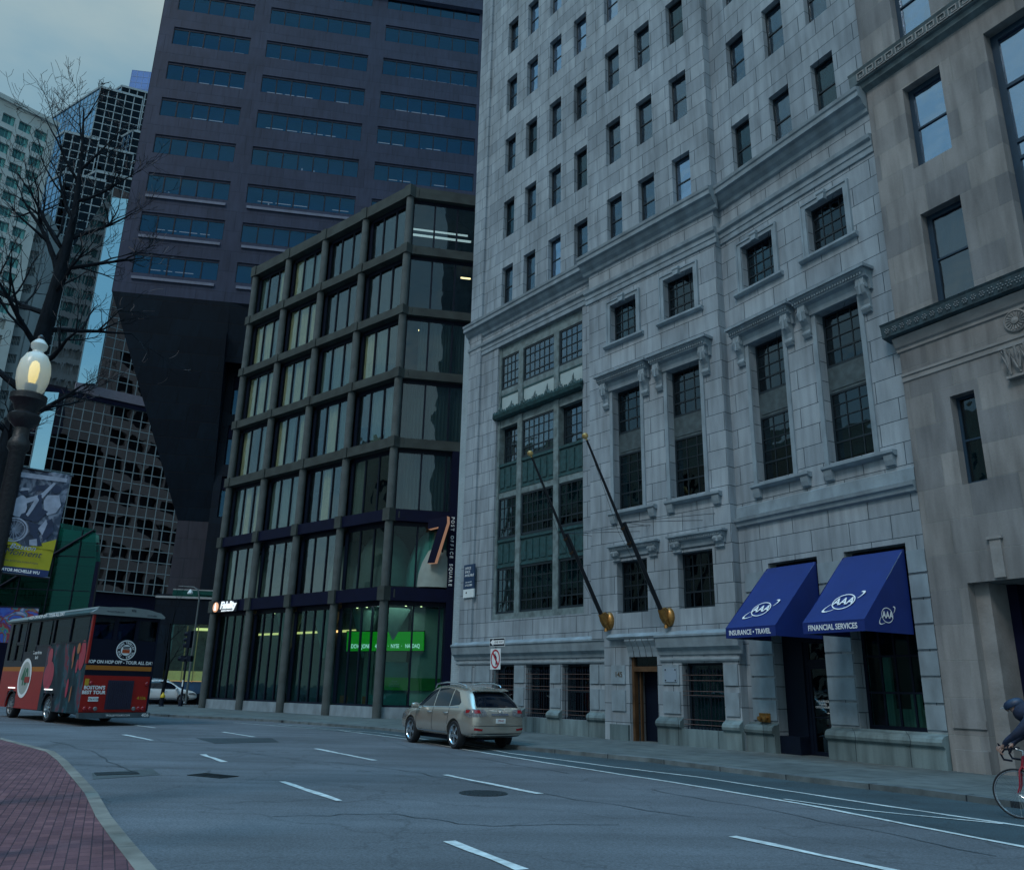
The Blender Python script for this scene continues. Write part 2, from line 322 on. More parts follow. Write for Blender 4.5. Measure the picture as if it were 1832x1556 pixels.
KERB = blocks('granite kerb stones', (0.14, 0.17, 0.18), (0.11, 0.14, 0.15), (0.03, 0.04, 0.05), 1.8, 3.0, 0.015, 0.5, floor=True, off=0)
KERBL = blocks('pale granite kerb stones', (0.24, 0.225, 0.195), (0.2, 0.19, 0.17), (0.1, 0.12, 0.12), 1.9, 30.0, 0.012, 0.4, floor=True, off=0)
BRICK = blocks('brick paving', (0.185, 0.09, 0.098), (0.12, 0.06, 0.072), (0.06, 0.04, 0.05), 0.2, 0.1, 0.006, 0.3, floor=True)
PAINT = mat('worn road paint', (0.5, 0.55, 0.55), 0.7, var=0.35, scale=9)
RZ = -0.06; SZ = 0.04
def ground(name, pts, z0, z1, m, az=0.0, kind='structure'):
    M = Matrix.Rotation(rad(az), 4, 'Z'); I = M.inverted()
    p = [I @ Vector((x, y, 0)) for x, y in pts]; b = MB()
    if z0 is None: b.poly([(q.x, q.y, z1) for q in p])
    else: b.prism([(q.x, q.y) for q in p], z0, z1, 'z')
    return tag(b.build(name, m, None, M), kind=kind)
ground('road', [(-400, -60), (400, -60), (400, 900), (-400, 900)], None, RZ, ASPH)
KP = [(14, 2.5), (11.2, 8.2), (8.26, 13.9), (7.34, 15.6), (5.87, 17.5), (3.53, 21.3), (0.41, 24.5), (-1.6, 28.0), (-3.7, 32.0), (-5.35, 34.0), (-10.59, 38.6), (-16.07, 41.2), (-19.0, 44.0), (-22.0, 49.0), (-23.6, 54.0), (-23.6, 57.5)]
def off_line(P, d):
    out = []
    for i, p in enumerate(P):
        a = Vector(P[max(i - 1, 0)]); c = Vector(P[min(i + 1, len(P) - 1)]); t = (c - a).normalized(); out.append((p[0] + t.y * d, p[1] - t.x * d))
    return out
KI = off_line(KP, 0.3)
ground('kerb', KP + KI[::-1], -0.4, SZ + 0.004, KERB, 127)
ground('sidewalk', KI + [(-20.0, 57.5), (-12, 61), (6, 54), (16, 30), (24, 8)], -0.4, SZ, WALK, -52)
ground('plaza_sidewalk', [(-60, 66.2), (-22, 66.4), (10, 72), (30, 100), (-60, 130)], -0.4, SZ, WALK, 10)
BL = [(0.1, 23.26), (2.48, 19.82), (3.95, 17.96), (5.8, 14.44), (7.1, 12.2), (9.5, 7.2)]
B2 = [(-0.97, 23.95), (1.24, 20.08), (3.49, 16.38), (4.69, 14.12), (6.11, 10.57), (8.0, 6.0)]
ground('bike_lane', [(-9.5, 35.5), (-5.2, 31.0), (-2.6, 27.4)] + B2 + [(12.9, 1.5)] + [(14, 2.5), (11.2, 8.2)] + KP[2:10], None, RZ + 0.004, ASPH2)
def strip(name, pts, w, seed, z=RZ + 0.009, m=None):
    r = random.Random(seed); L, Rr = [], []; P = []
    for i in range(len(pts) - 1):
        a, c = Vector(pts[i]), Vector(pts[i + 1]); n = max(2, int((c - a).length / 0.5))
        P += [a.lerp(c, k / n) for k in range(n)]
    P.append(Vector(pts[-1])); b = MB()
    for i, p in enumerate(P):
        t = (P[min(i + 1, len(P) - 1)] - P[max(i - 1, 0)]).normalized(); nn = Vector((t.y, -t.x)); ww = w * (0.75 + 0.5 * r.random()) / 2; jj = 0.035 * (r.random() - 0.5)
        L.append(p + nn * (ww + jj)); Rr.append(p - nn * (ww - jj))
    for i in range(len(P) - 1): b.poly([(L[i].x, L[i].y, z), (L[i + 1].x, L[i + 1].y, z), (Rr[i + 1].x, Rr[i + 1].y, z), (Rr[i].x, Rr[i].y, z)])
    return tag(b.build(name, m or PAINT), kind='structure')
strip('lane_line', BL, 0.09, 1); strip('lane_line', B2, 0.10, 2); strip('lane_line', [(4.6, 14.6), (5.34, 13.5), (6.9, 12.35)], 0.08, 3, RZ + 0.013)
strip('lane_line', [(-0.97, 23.95), (-3.2, 28.3), (-6.2, 32.6), (-11.5, 36.8)], 0.08, 4); strip('lane_line', [(0.1, 23.26), (-1.4, 26.4), (-4.6, 31.6), (-9.5, 36.2)], 0.06, 5)
for i, (a, c) in enumerate([((-0.6, 10.12), (0.2, 8.69)), ((-3.9, 15.57), (-2.45, 13.24)), ((-7.15, 20.76), (-6.05, 18.98)), ((-11.95, 27.37), (-10.16, 25.16)), ((-9.72, 30.01), (-7.96, 27.68)),
                            ((-5.04, 23.35), (-2.99, 20.19)), ((-1.17, 17.31), (0.59, 14.62)), ((2.77, 10.86), (4.0, 8.84)), ((-14.4, 33.4), (-12.7, 31.6))]):
    strip('lane_dash', [a, c], 0.125, 20 + i)
KLO = [(0.4, 0.0), (-0.8, 3.4), (-2.0, 6.0), (-2.97, 7.85), (-3.83, 9.27), (-4.68, 10.7), (-5.82, 12.75), (-7.24, 15.1), (-8.7, 17.5), (-10.0, 19.5), (-11.6, 21.3), (-14.3, 24.3), (-18.5, 27.4), (-26, 31)]
KLI = off_line(KLO, -0.165)
KLI = [(x, y) for x, y in KLI]
ground('kerb', KLO + KLI[::-1], -0.4, SZ + 0.004, KERBL, 120)
ground('brick_sidewalk', KLI + [(-60, 40), (-60, 0)], -0.4, SZ, BRICK, 115)
TAR = mat('tar crack filler', (0.03, 0.042, 0.05), 0.6, var=0.3, scale=20)
for i, P in enumerate(([(-10.6, 26.0), (-8.3, 23.3), (-5.2, 20.4), (-2.4, 18.4), (-0.2, 15.6), (2.6, 12.4)], [(-8.9, 17.9), (-7.2, 17.4), (-5.8, 17.2), (-4.9, 15.9), (-3.2, 15.5)], [(-4.2, 28.6), (-2.6, 24.4), (-0.9, 21.9), (1.3, 18.2)], [(-3.0, 11.6), (-1.6, 12.1), (-0.4, 11.3), (1.5, 11.5)], [(2.6, 15.6), (4.2, 12.8), (5.4, 9.9)], [(-12.5, 24.0), (-9.6, 20.6), (-7.0, 16.6)])):
    Q = [P[0]]; rq = random.Random(i)
    for k in range(len(P) - 1):
        for t in range(1, 7): a, c = Vector(P[k]), Vector(P[k + 1]); v = a.lerp(c, t / 6) + Vector((rq.uniform(-.09, .09), rq.uniform(-.09, .09))); Q.append((v.x, v.y))
    strip('tar_crack', Q, 0.022, 60 + i, RZ + 0.006, TAR)
# road patches and covers
ground('road_patch', [(-9.4, 26.5), (-7.3, 27.3), (-6.62, 25.6), (-8.08, 24.4)], None, RZ + 0.006, ASPH3)
ground('road_patch', [(-7.6, 16.3), (-6.9, 17.3), (-6.3, 16.2), (-7.1, 15.3)], None, RZ + 0.006, asphalt('grey patch asphalt', (0.06, 0.075, 0.08)))
IRON = mat('cast iron', (0.02, 0.028, 0.033), 0.6, metal=0.4, var=0.4, scale=30, bump=0.5, bscale=60)
def manhole(x, y, r, label):
    t = thing('manhole_cover', label, 'manhole cover', Fr(x, y, RZ), 'round iron covers in the roadway')
    b = MB(); b.lathe([(r, 0.0), (r, 0.008), (r * 0.92, 0.008)], 28); b.build('rim', IRON, t)
    c = MB(); c.lathe([(r * 0.9, 0.002), (r * 0.9, 0.006), (0.01, 0.008)], 28)
    for i in range(-4, 5):
        h = math.sqrt(max(0.0, 0.8 - (i / 4.6) ** 2)) * r * 0.85; c.box(i * r * 0.19 - 0.012, i * r * 0.19 + 0.012, -h, h, 0.006, 0.013)
    c.build('lid', IRON, t)
manhole(-0.34, 14.55, 0.40, 'round iron manhole cover in the road just beyond the nearest right lane dash')
g = thing('drain_grate', 'long iron drain grate let into the asphalt at the middle left of the road', 'drain grate', Fr(-5.36, 16.25, RZ + 0.004, -28))
b = MB(); b.box(-0.42, 0.42, -0.22, -0.19, 0, 0.01).box(-0.42, 0.42, 0.19, 0.22, 0, 0.01).box(-0.42, -0.39, -0.19, 0.19, 0, 0.01).box(0.39, 0.42, -0.19, 0.19, 0, 0.01); b.build('frame', IRON, g)
b = MB(); [b.box(-0.37 + i * 0.062, -0.345 + i * 0.062, -0.19, 0.19, 0.001, 0.009) for i in range(12)]; b.build('bars', IRON, g)
g = thing('utility_cover', 'rectangular iron utility cover in a grey patch beside the left kerb', 'utility cover', Fr(-7.12, 16.25, RZ + 0.008, 30))
b = MB(); b.box(-0.33, 0.33, -0.2, 0.2, 0, 0.006); b.build('plate', IRON, g)
b = MB(); b.box(-0.36, 0.36, -0.23, -0.2, 0, 0.008).box(-0.36, 0.36, 0.2, 0.23, 0, 0.008).box(-0.36, -0.33, -0.2, 0.2, 0, 0.008).box(0.33, 0.36, -0.2, 0.2, 0, 0.008); b.build('frame', IRON, g)

# ================================================================ STONE BUILDING (three bays)
SB = thing('stone_office_building', 'tall grey granite office building with carved window hoods behind the flagpoles', 'building', FB)
HT = 44.0; ST = 3.58
def upper(par, F, xs, base=18.5, n=7, seed=1, h=2.02, wd=0.83, y=0.2):
    r = random.Random(seed); ops = []
    for k in range(n):
        for x in xs:
            z = base + k * ST; ops.append((x, x + wd, z, z + h, 0.28))
            g = G_SKY if (k >= 3 and r.random() < 0.7) or r.random() < 0.12 else (G_SASH if r.random() < 0.75 else G_DIM)
            window(par, F, x, x + wd, z, z + h, y, 1, (0.5,), 0.055, g=g, blind=r.choice([None, 0.35, 0.5, 0.55, 0.8, None]))
    return ops
def sash_grid(F, x0, x1, z0, z1, y, cols=3, n=4, par=None, g=None, blind=None, rail=0.3, fm=None):
    rows = [rail] + [rail + (1 - rail) * i / (n - 1) for i in range(1, n - 1)]
    return window(par or SB, F, x0, x1, z0, z1, y, cols, rows, 0.06, 0.028, mrail=rail, g=g or G_DIM, blind=blind, fm=fm)
# --- upper and lower walls per bay
opsA = upper(SB, FA, (-2.0, -0.38, 1.34, 3.03), seed=3); opsB = upper(SB, FB, (-1.97, -0.27, 1.44), 18.42, seed=5); opsC = upper(SB, FC, (-1.91, -0.19, 1.53), seed=8)
bay = (-2.12, 3.52, 4.25, 16.5, 0.45)
bwin = [(-1.93, -0.5), (0.23, 1.66), (2.35, 3.81)]
w = MB(); wall(w, -4.25, 4.3, 3.3, HT, opsA + [bay]); wall(w, -4.32, 4.9, 0, 3.3, [(a, c, 0.56, 2.48, 0.42) for a, c in bwin])
w.box(-4.25, -3.35, -0.12, 0.0, 3.3, HT); w.box(-4.25, -4.24, 0, 9, 3.3, HT).box(-4.25, 4.3, 9.0, 9.1, 0, HT); w.build('wall', STONE, SB, FA)
w = MB(); longs = [(-1.8, -0.42, 7.7, 12.2, 0.34), (0.83, 2.27, 7.7, 12.2, 0.34)]; smalls = [(-1.85, -0.5, 14.13, 15.68, 0.3), (0.84, 2.21, 14.13, 15.68, 0.3)]; lows = [(-1.75, -0.34, 4.1, 5.87, 0.34), (0.98, 2.39, 4.1, 5.87, 0.34)]
wall(w, -3.05, 3.15, 3.3, HT, opsB + longs + smalls + lows); wall(w, -2.42, 3.15, 0, 3.3, [(-1.25, -0.02, 0, 3.0, 0.9), (0.99, 2.56, 0.5, 2.45, 0.4)])
w.poly([(-3.05, 0, 3.3), (-3.05, 0.33, 3.3), (-3.05, 0.33, HT), (-3.05, 0, HT)]); w.poly([(3.15, 0, 0), (3.15, 0.8, 0), (3.15, 0.8, HT), (3.15, 0, HT)]); w.poly([(-2.42, 0, 0), (-2.42, 0.33, 0), (-2.42, 0.33, 3.3), (-2.42, 0, 3.3)])
w.poly([(-3.05, 0, 3.3), (-2.4, 0, 3.3), (-2.4, 0.33, 3.3), (-3.05, 0.33, 3.3)]); w.box(-3.05, 3.15, 9.0, 9.1, 0, HT); w.build('wall', STONE, SB, FB)
w = MB(); shops = [(-1.65, 0.12, 0, 5.23, 0.7), (1.0, 2.82, 0.78, 5.23, 0.55)]
wall(w, -3.05, 3.34, 0, HT, opsC + [(a + 0.02, c + 0.02, d, e, f) for a, c, d, e, f in longs] + [(a + 0.03, c + 0.03, d + 0.05, e + 0.03, f) for a, c, d, e, f in smalls] + shops); w.box(-3.05, 3.34, 9.0, 9.1, 0, HT); w.build('wall', STONE, SB, FC)
w = MB(); [w.prism([(p[0], p[1]) for p in [((F @ Vector(q)).x, (F @ Vector(q)).y) for q in ((a, 0, 0), (c, 0, 0), (c, 9, 0), (a, 9, 0))]], HT, HT + 0.8, 'z') for F, a, c in ((FA, -4.4, 4.3), (FB, -3.0, 3.2), (FC, -3.05, 3.34))]
w.build('roof_parapet', TRIM, SB, Matrix())
w = MB(); w.box(-4.2, 4.3, 0.85, 0.9, 0.1, HT); w.build('interior', INTER, SB, FA)
w = MB(); w.box(-3.0, 3.1, 0.95, 1.0, 0.1, HT); w.build('interior', INTER, SB, FB)
w = MB(); w.box(-2.9, 3.3, 1.1, 1.15, 0.1, HT); w.build('interior', INTER, SB, FC)
w = MB(); w.box(-5.08, -4.26, 0.12, 9, 0, 18.6); w.build('party_wall', WHITEBRICK, SB, FA)
# --- string courses swept along each bay: profile (out, z)
def course(F, x0, x1, prof, name='cornice', m=None, par=None, ret=True):
    b = MB(); b.prism([(-o, z) for o, z in prof] + [(0.02, prof[-1][1]), (0.02, prof[0][1])], x0, x1, 'x'); return b.build(name, m or TRIM, par or SB, F)
COR = [(0.02, 17.46), (0.08, 17.5), (0.1, 17.62), (0.22, 17.72), (0.3, 17.86), (0.42, 17.9), (0.42, 18.06), (0.46, 18.1), (0.48, 18.2), (0.3, 18.26), (0.1, 18.38)]
ARC = [(0.03, 16.2), (0.05, 16.22), (0.05, 16.4), (0.08, 16.42), (0.08, 16.58), (0.16, 16.64), (0.18, 16.76), (0.06, 16.8)]
def up(P, d, k=1): return [(o * k, z + d) for o, z in P]
course(FA, -4.42, 4.25, COR); course(FB, -3.3, 3.35, COR); course(FC, -3.0, 3.32, up(COR, 0.08))
course(FA, -4.35, 4.25, up(ARC, 0.3), 'architrave'); course(FB, -3.2, 3.25, ARC, 'architrave'); course(FC, -3.0, 3.33, up(ARC, 0.04), 'architrave')
BC = [(0.0, 2.68), (0.05, 2.7), (0.08, 2.82), (0.2, 2.92), (0.24, 3.1), (0.26, 3.22), (0.3, 3.24), (0.3, 3.3), (0.08, 3.42)]
BC2 = [(0.01, 2.5), (0.05, 2.5), (0.07, 2.55), (0.05, 2.6), (0.0, 2.62)]
course(FA, -4.6, 4.87, BC, 'base_cornice'); course(FA, -4.45, 4.8, BC2, 'base_moulding'); course(FB, 0.13, 3.3, BC, 'base_cornice'); course(FB, 0.15, 3.2, BC2, 'base_moulding')
course(FB, -2.1, 0.12, [(0.02, 3.2), (0.2, 3.24), (0.24, 3.3), (0.08, 3.42)], 'door_cornice')
course(FC, -2.72, 3.33, [(0.02, 6.42), (0.1, 6.46), (0.12, 6.56), (0.18, 6.6), (0.2, 6.7), (0.06, 6.74), (0.05, 7.05), (0.0, 7.08)], 'belt_course')
def plinth(F, spans, z=0.56, o=0.1, tor=True):
    for a, c, t in spans:
        b = MB(); b.box(a, c, -o, 0.02, 0, z); b.build('plinth', PLINTH, SB, F)
        if t:
            b = MB(); b.prism([(0.0, z), (-o - 0.02, z), (-o - 0.08, z + 0.05), (-o - 0.1, z + 0.12), (-o - 0.07, z + 0.2), (-o, z + 0.25), (-0.04, z + 0.28), (0.0, z + 0.32)], a, c, 'x'); b.build('plinth_moulding', PLINTH, SB, F)
plinth(FA, [(-4.5, -1.93, True), (-1.93, -0.5, False), (-0.5, 0.23, True), (0.23, 1.66, False), (1.66, 2.35, True), (2.35, 3.81, False), (3.81, 4.8, True)])
plinth(FB, [(-2.1, -1.27, False), (0.0, 0.99, True), (0.99, 2.56, False), (2.56, 3.17, True)], 0.53)
plinth(FC, [(-2.98, -1.65, True), (0.12, 3.34, True)], 0.5, 0.2)
# raised rusticated panels on the ground-floor piers
b = MB()
for a, c in ((-4.2, -3.3), (-3.1, -2.05), (-0.44, 0.17), (1.72, 2.29), (3.87, 4.3), (4.34, 4.72)):
    b.box(a, c, -0.045, 0.01, 1.8, 2.44); b.box(a, c, -0.045, 0.01, 0.95, 1.62)
b.each('pier_panel', TRIM, SB, FA)
b = MB()
for a, c in ((-2.05, -1.42), (0.22, 0.9), (2.62, 3.1)): b.box(a, c, -0.045, 0.01, 1.8, 2.4); b.box(a, c, -0.045, 0.01, 0.95, 1.6)
b.each('pier_panel', TRIM, SB, FB)
b = MB()
for i in range(8):
    z = 0.86 + 0.6 * i
    if z > 4.7: break
    for a, c in ((-2.55, -1.67), (0.14, 0.98), (2.84, 3.33)): b.box(a, c, -0.04, 0.01, z + 0.02, z + 0.56)
b.each('rusticated_block', TRIM, SB, FC)
# window surrounds, hoods, sills
def ring(F, x0, x1, z0, z1, t=0.16, o=0.06, key=True):
    b = MB(); b.box(x0 - t, x0, -o, 0.01, z0, z1 + t).box(x1, x1 + t, -o, 0.01, z0, z1 + t).box(x0, x1, -o, 0.01, z1, z1 + t)
    b.box(x0 - t - 0.03, x0 - t + 0.03, -o - 0.03, 0.0, z0, z1 + t + 0.03).box(x1 + t - 0.03, x1 + t + 0.03, -o - 0.03, 0.0, z0, z1 + t + 0.03).box(x0 - t + 0.03, x1 + t - 0.03, -o - 0.03, 0.0, z1 + t - 0.02, z1 + t + 0.035)
    if key:
        c = (x0 + x1) / 2; b.prism([(c - 0.1, z1 - 0.06), (c + 0.1, z1 - 0.06), (c + 0.15, z1 + t + 0.06), (c - 0.15, z1 + t + 0.06)], -o - 0.12, 0, 'y')
        b.tube([(c - 0.14, -o - 0.1, z1 + t), (c + 0.14, -o - 0.1, z1 + t)], 0.05, 8)
    b.build('window_surround', TRIM, SB, F)
def bracket(b, x, zt, h, o, w=0.26):
    P = [(0.0, zt - h), (-o * 0.25, zt - h + 0.02), (-o * 0.45, zt - h + 0.12), (-o * 0.3, zt - h * 0.75), (-o * 0.42, zt - h * 0.62), (-o * 0.8, zt - h * 0.45), (-o, zt - h * 0.22), (-o * 0.9, zt), (0.0, zt)]
    b.prism(P, x - w / 2, x + w / 2, 'x'); b.tube([(x - w / 2 - 0.03, -o * 0.72, zt - h * 0.25), (x + w / 2 + 0.03, -o * 0.72, zt - h * 0.25)], o * 0.26, 8)
    b.tube([(x - w / 2 - 0.02, -o * 0.3, zt - h * 0.85), (x + w / 2 + 0.02, -o * 0.3, zt - h * 0.85)], o * 0.16, 8); b.box(x - w * 0.12, x + w * 0.12, -o * 1.02, -o * 0.3, zt - h * 0.5, zt - h * 0.1)
def hood(F, x0, x1, z, br=1.0, s=1.0):
    b = MB(); P = [(0.0, z - 0.66 * s), (-0.1 * s, z - 0.64 * s), (-0.12 * s, z - 0.5 * s), (-0.16 * s, z - 0.36 * s), (-0.3 * s, z - 0.3 * s), (-0.32 * s, z - 0.2 * s), (-0.4 * s, z - 0.12 * s), (-0.42 * s, z), (0.0, z + 0.05)]
    b.prism(P, x0 + 0.02, x1 - 0.02, 'x'); b.box(x0 - 0.06, x1 + 0.06, -0.46 * s, 0, z - 0.09 * s, z + 0.0)
    for i in range(int((x1 - x0) / 0.09)): b.box(x0 + i * 0.09, x0 + i * 0.09 + 0.05, -0.36 * s, -0.28 * s, z - 0.25 * s, z - 0.18 * s)
    if br > 0: bracket(b, x0 + 0.24, z - 0.3 * s, br, 0.3 * s); bracket(b, x1 - 0.24, z - 0.3 * s, br, 0.3 * s)
    b.build('window_hood', TRIM, SB, F)
def sill(F, x0, x1, z, o=0.2, br=True):
    b = MB(); b.prism([(0, z - 0.15), (-o * 0.6, z - 0.13), (-o, z - 0.07), (-o, z), (0.1, z + 0.02)], x0, x1, 'x')
    if br:
        for x in (x0 + 0.18, x1 - 0.18): b.prism([(0, z - 0.4), (-o * 0.5, z - 0.38), (-o * 0.7, z - 0.25), (-o * 0.8, z - 0.12), (0, z - 0.12)], x - 0.13, x + 0.13, 'x')
    b.build('window_sill', TRIM, SB, F)
for F, dx in ((FB, 0.0), (FC, 0.02)):
    for i, (x0, x1) in enumerate(((-1.8, -0.42), (0.83, 2.27))):
        x0 += dx; x1 += dx
        hood(F, x0 - 0.53, x1 + 0.53, 12.85); sill(F, x0 - 0.18, x1 + 0.66 - 0.04, 7.6); b = MB(); b.box(x0 - 0.14, x0, -0.05, 0.01, 7.62, 12.2).box(x1, x1 + 0.14, -0.05, 0.01, 7.62, 12.2); b.build('window_surround', TRIM, SB, F)
        sash_grid(F, x0, x1, 10.55, 12.2, 0.27, 3, 4); sash_grid(F, x0, x1, 7.7, 9.78, 0.27, 3, 5, blind=0.9 if (i + (F is FC)) % 2 == 0 else 0.5)
        b = MB(); b.box(x0, x1, 0.27, 0.33, 9.78, 10.55); b.box(x0 + 0.1, x1 - 0.1, 0.25, 0.27, 9.86, 10.46); b.build('spandrel_panel', mat('dark veined spandrel', (0.05, 0.075, 0.085), 0.5, var=0.4, scale=5), SB, F)
    for x0, x1 in ((-1.85, -0.5), (0.84, 2.21)):
        ring(F, x0 + dx, x1 + dx, 14.13, 15.7); sill(F, x0 - 0.32, x1 + 0.34, 14.1, 0.15, False); sash_grid(F, x0 + dx, x1 + dx, 14.13 + dx * 2, 15.72, 0.22, 4, 4)
for i, (x0, x1) in enumerate(((-1.75, -0.34), (0.98, 2.39))):
    hood(FB, x0 - 0.18, x1 + 0.56, 6.4, 0.0, 0.62); [(lambda b: (bracket(b, x, 6.24, 0.4, 0.2, 0.3), b.build('hood_bracket', TRIM, SB, FB)))(MB()) for x in (x0 + 0.05, x1 + 0.34)]; sash_grid(FB, x0, x1, 4.1, 5.87, 0.27, 4, 4)
# ground-floor windows with iron grilles
COPPER = mat('copper rod', (0.16, 0.1, 0.09), 0.5, metal=0.5, var=0.3)
def grille(F, x0, x1, z0, z1, y=0.05):
    o = window(SB, F, x0, x1, z0, z1, 0.3, 2, (0.5,), 0.07, g=G_DIM, blind=0.95, bm=CURT2 if x1 - x0 > 1.5 else INTER)
    b = MB(); n = int((x1 - x0) / 0.13)
    for i in range(1, n):
        x = x0 + (x1 - x0) * i / n; b.tube([(x, y, z0 + 0.06), (x, y, z1 - 0.28)], 0.011, 4); b.tube([(x, y, z1 - 0.28), (x, y, z1 - 0.24), (x, y, z1 - 0.16)], [0.022, 0.022, 0.002], 5)
        b.tube([(x, y, z0 + 0.02), (x, y - 0.02, z0 + 0.1)], [0.03, 0.012], 5)
    b.build('window_grille', DARK, SB, F)
    b = MB(); [b.tube([(x0 - 0.01, y - 0.03, z), (x1 + 0.01, y - 0.03, z)], 0.010, 5) for z in (z0 + 0.16, z0 + 0.3, z0 + 1.0, z0 + 1.12, z1 - 0.52, z1 - 0.36)]; b.each('grille_rod', COPPER, SB, F)
for a, c in bwin: grille(FA, a, c, 0.56, 2.48)
grille(FB, 0.99, 2.56, 0.5, 2.45)
# --- bronze window bay
def bayopen():
    xs = [(-1.98, -0.72), (-0.42, 1.66), (1.96, 3.4)]; y = 0.2
    b = MB(); b.box(-2.12, -1.98, y - 0.1, y + 0.2, 4.45, 16.5).box(-0.72, -0.42, y - 0.1, y + 0.2, 4.5, 16.0).box(1.66, 1.96, y - 0.1, y + 0.2, 4.5, 16.0).box(3.4, 3.52, y - 0.1, y + 0.2, 4.5, 16.5)
    b.box(-1.98, 3.4, y - 0.06, y + 0.2, 16.0, 16.5); b.box(-1.98, 3.4, y - 0.06, y + 0.2, 14.14, 14.4); b.box(-1.98, 3.4, y - 0.06, y + 0.2, 12.62, 12.98); b.box(-1.98, 3.4, y - 0.06, y + 0.2, 9.4, 9.64); b.box(-2.12, 3.52, y - 0.15, y + 0.2, 4.26, 4.5)
    b.build('marble_surround', MARBLE, SB, FA)
    for i, (a, c) in enumerate(xs):
        big = c - a > 1.6; n = 6 if big else 4
        for (z0, z1, rl) in ((14.4, 16.0, 0.22), (10.95, 12.62, 0.25), (7.62, 9.4, 0.24), (4.5, 6.38, 0.26)):
            yy = 0.16 if not (z0 == 10.95 and not big) else 0.42
            window(SB, FA, a, c, z0, z1, yy, n, [rl, rl + (1 - rl) / 3, rl + (1 - rl) * 2 / 3], 0.08, 0.03, mrail=rl, g=G_SASH if z0 > 10 else G_DIM, blind={14.4: (1.0, 0.0, 0.45)[i], 10.95: (0.0, 0.9, 0.0)[i]}.get(z0, 0.6) or None, bm=CREAM_REFL if z0 > 10 and not (z0 == 14.4 and i == 2) else CURT2, fm=SASH)  # cream blinds stand in for warm reflections in the upper panes
        for (z0, z1) in ((9.64, 10.95), (6.38, 7.62)):
            b = MB(); b.box(a, c, y - 0.02, y + 0.1, z0, z1); b.box(a, c, y - 0.08, y, z1 - 0.14, z1 - 0.02).box(a, c, y - 0.07, y, z0 + 0.02, z0 + 0.12); k = 5 if big else 3
            for j in range(k): xa = a + (c - a) * (j + 0.15) / k; xb = a + (c - a) * (j + 0.85) / k; b.box(xa, xb, y - 0.055, y - 0.02, z0 + 0.22, z1 - 0.24)
            b.build('bronze_panel', BRONZE, SB, FA)
        b = MB(); b.box(a + 0.03, c - 0.03, y - 0.04, y + 0.02, 13.02, 14.14); b.build('pale_panel', MILK, SB, FA)
        b = MB(); b.box(a, c, y - 0.06, y - 0.02, 14.06, 14.14).box(a, a + 0.04, y - 0.06, y - 0.02, 13.05, 14.06).box(c - 0.04, c, y - 0.06, y - 0.02, 13.05, 14.06); b.build('panel_frame', BRONZE, SB, FA)
    b = MB(); b.prism([(0.25, 12.96), (-0.02, 12.96), (-0.14, 13.02), (-0.18, 13.14), (-0.05, 13.2), (0.25, 13.2)], -2.2, 3.55, 'x'); r = random.Random(4)
    for i in range(58):   # cresting of leaves
        x = -2.15 + i * 0.1; k = (i % 8) / 8; h = 0.1 + (0.36 if i % 8 == 4 else (0.2 if i % 8 in (3, 5) else 0.08 * r.random())) * (1 + 0.3 * (i % 16 == 4))
        b.tube([(x, -0.08, 13.15), (x + 0.02, -0.1, 13.18 + h * 0.35), (x - 0.01, -0.08, 13.18 + h * 0.7), (x, -0.06, 13.18 + h)], [0.045, 0.06, 0.045, 0.01], 6)
        b.tube([(x - 0.05, -0.1, 13.18), (x - 0.06 + 0.1 * r.random(), -0.12, 13.3 + h * 0.3)], [0.05, 0.02], 5)
    b.build('bronze_cresting', BRONZE, SB, FA)
bayopen()
# --- entrance 145
b = MB(); b.box(-1.25, -1.15, 0.12, 0.3, SZ, 2.95).box(-0.12, -0.02, 0.12, 0.3, SZ, 2.95).box(-1.15, -0.12, 0.12, 0.3, 2.2, 2.36).box(-1.15, -0.12, 0.12, 0.3, 2.72, 2.95); b.box(-1.08, -1.02, 0.3, 0.4, SZ, 2.2).box(-0.25, -0.19, 0.3, 0.4, SZ, 2.2); b.build('door_frame', mat('bronze door frame', (0.13, 0.075, 0.04), 0.45, metal=0.5, var=0.35), SB, FB)
dr = MB(); dr.box(-1.15, -0.12, 0.62, 0.66, SZ, 2.2); dr = dr.build('door', DARK, SB, FB); b = MB(); b.tube([(-0.3, 0.58, 0.9), (-0.3, 0.58, 1.3)], 0.015, 6); b.build('handle', BRASS, dr)
b = MB(); b.box(-1.15, -0.12, 0.2, 0.24, 2.36, 2.72); b.build('transom_glass', G_DIM, SB, FB)
b = MB()
for i in range(5):
    x = -1.28 + i * 0.27; P = [(0.0, 2.66), (-0.02, 2.8), (-0.08, 2.98), (-0.2, 3.16), (-0.2, 3.22), (0.0, 3.22)]; b.prism(P, x, x + 0.24, 'x')
b.build('flared_lintel', TRIM, SB, FB)
txt('145', 0.24, mat('dull bronze numerals', (0.12, 0.1, 0.07), 0.5, metal=0.3), SB, FB @ T3((-1.7, -0.055, 2.1)), 'street_number', 0.008)
b = MB(); b.box(0.32, 0.82, -0.065, -0.04, 1.88, 2.3); b.build('wall_plaque', mat('pale granite plaque', (0.22, 0.29, 0.36), 0.5, var=0.1), SB, FB)
b = MB(); [b.lathe([(0.025, 0), (0.018, 0.02), (0.004, 0.025)], 8, T3((x, -0.065, z)) @ Matrix.Rotation(PI / 2, 4, 'X')) for x in (0.37, 0.77) for z in (1.93, 2.25)]; b.each('plaque_bolt', IRON, SB, FB)
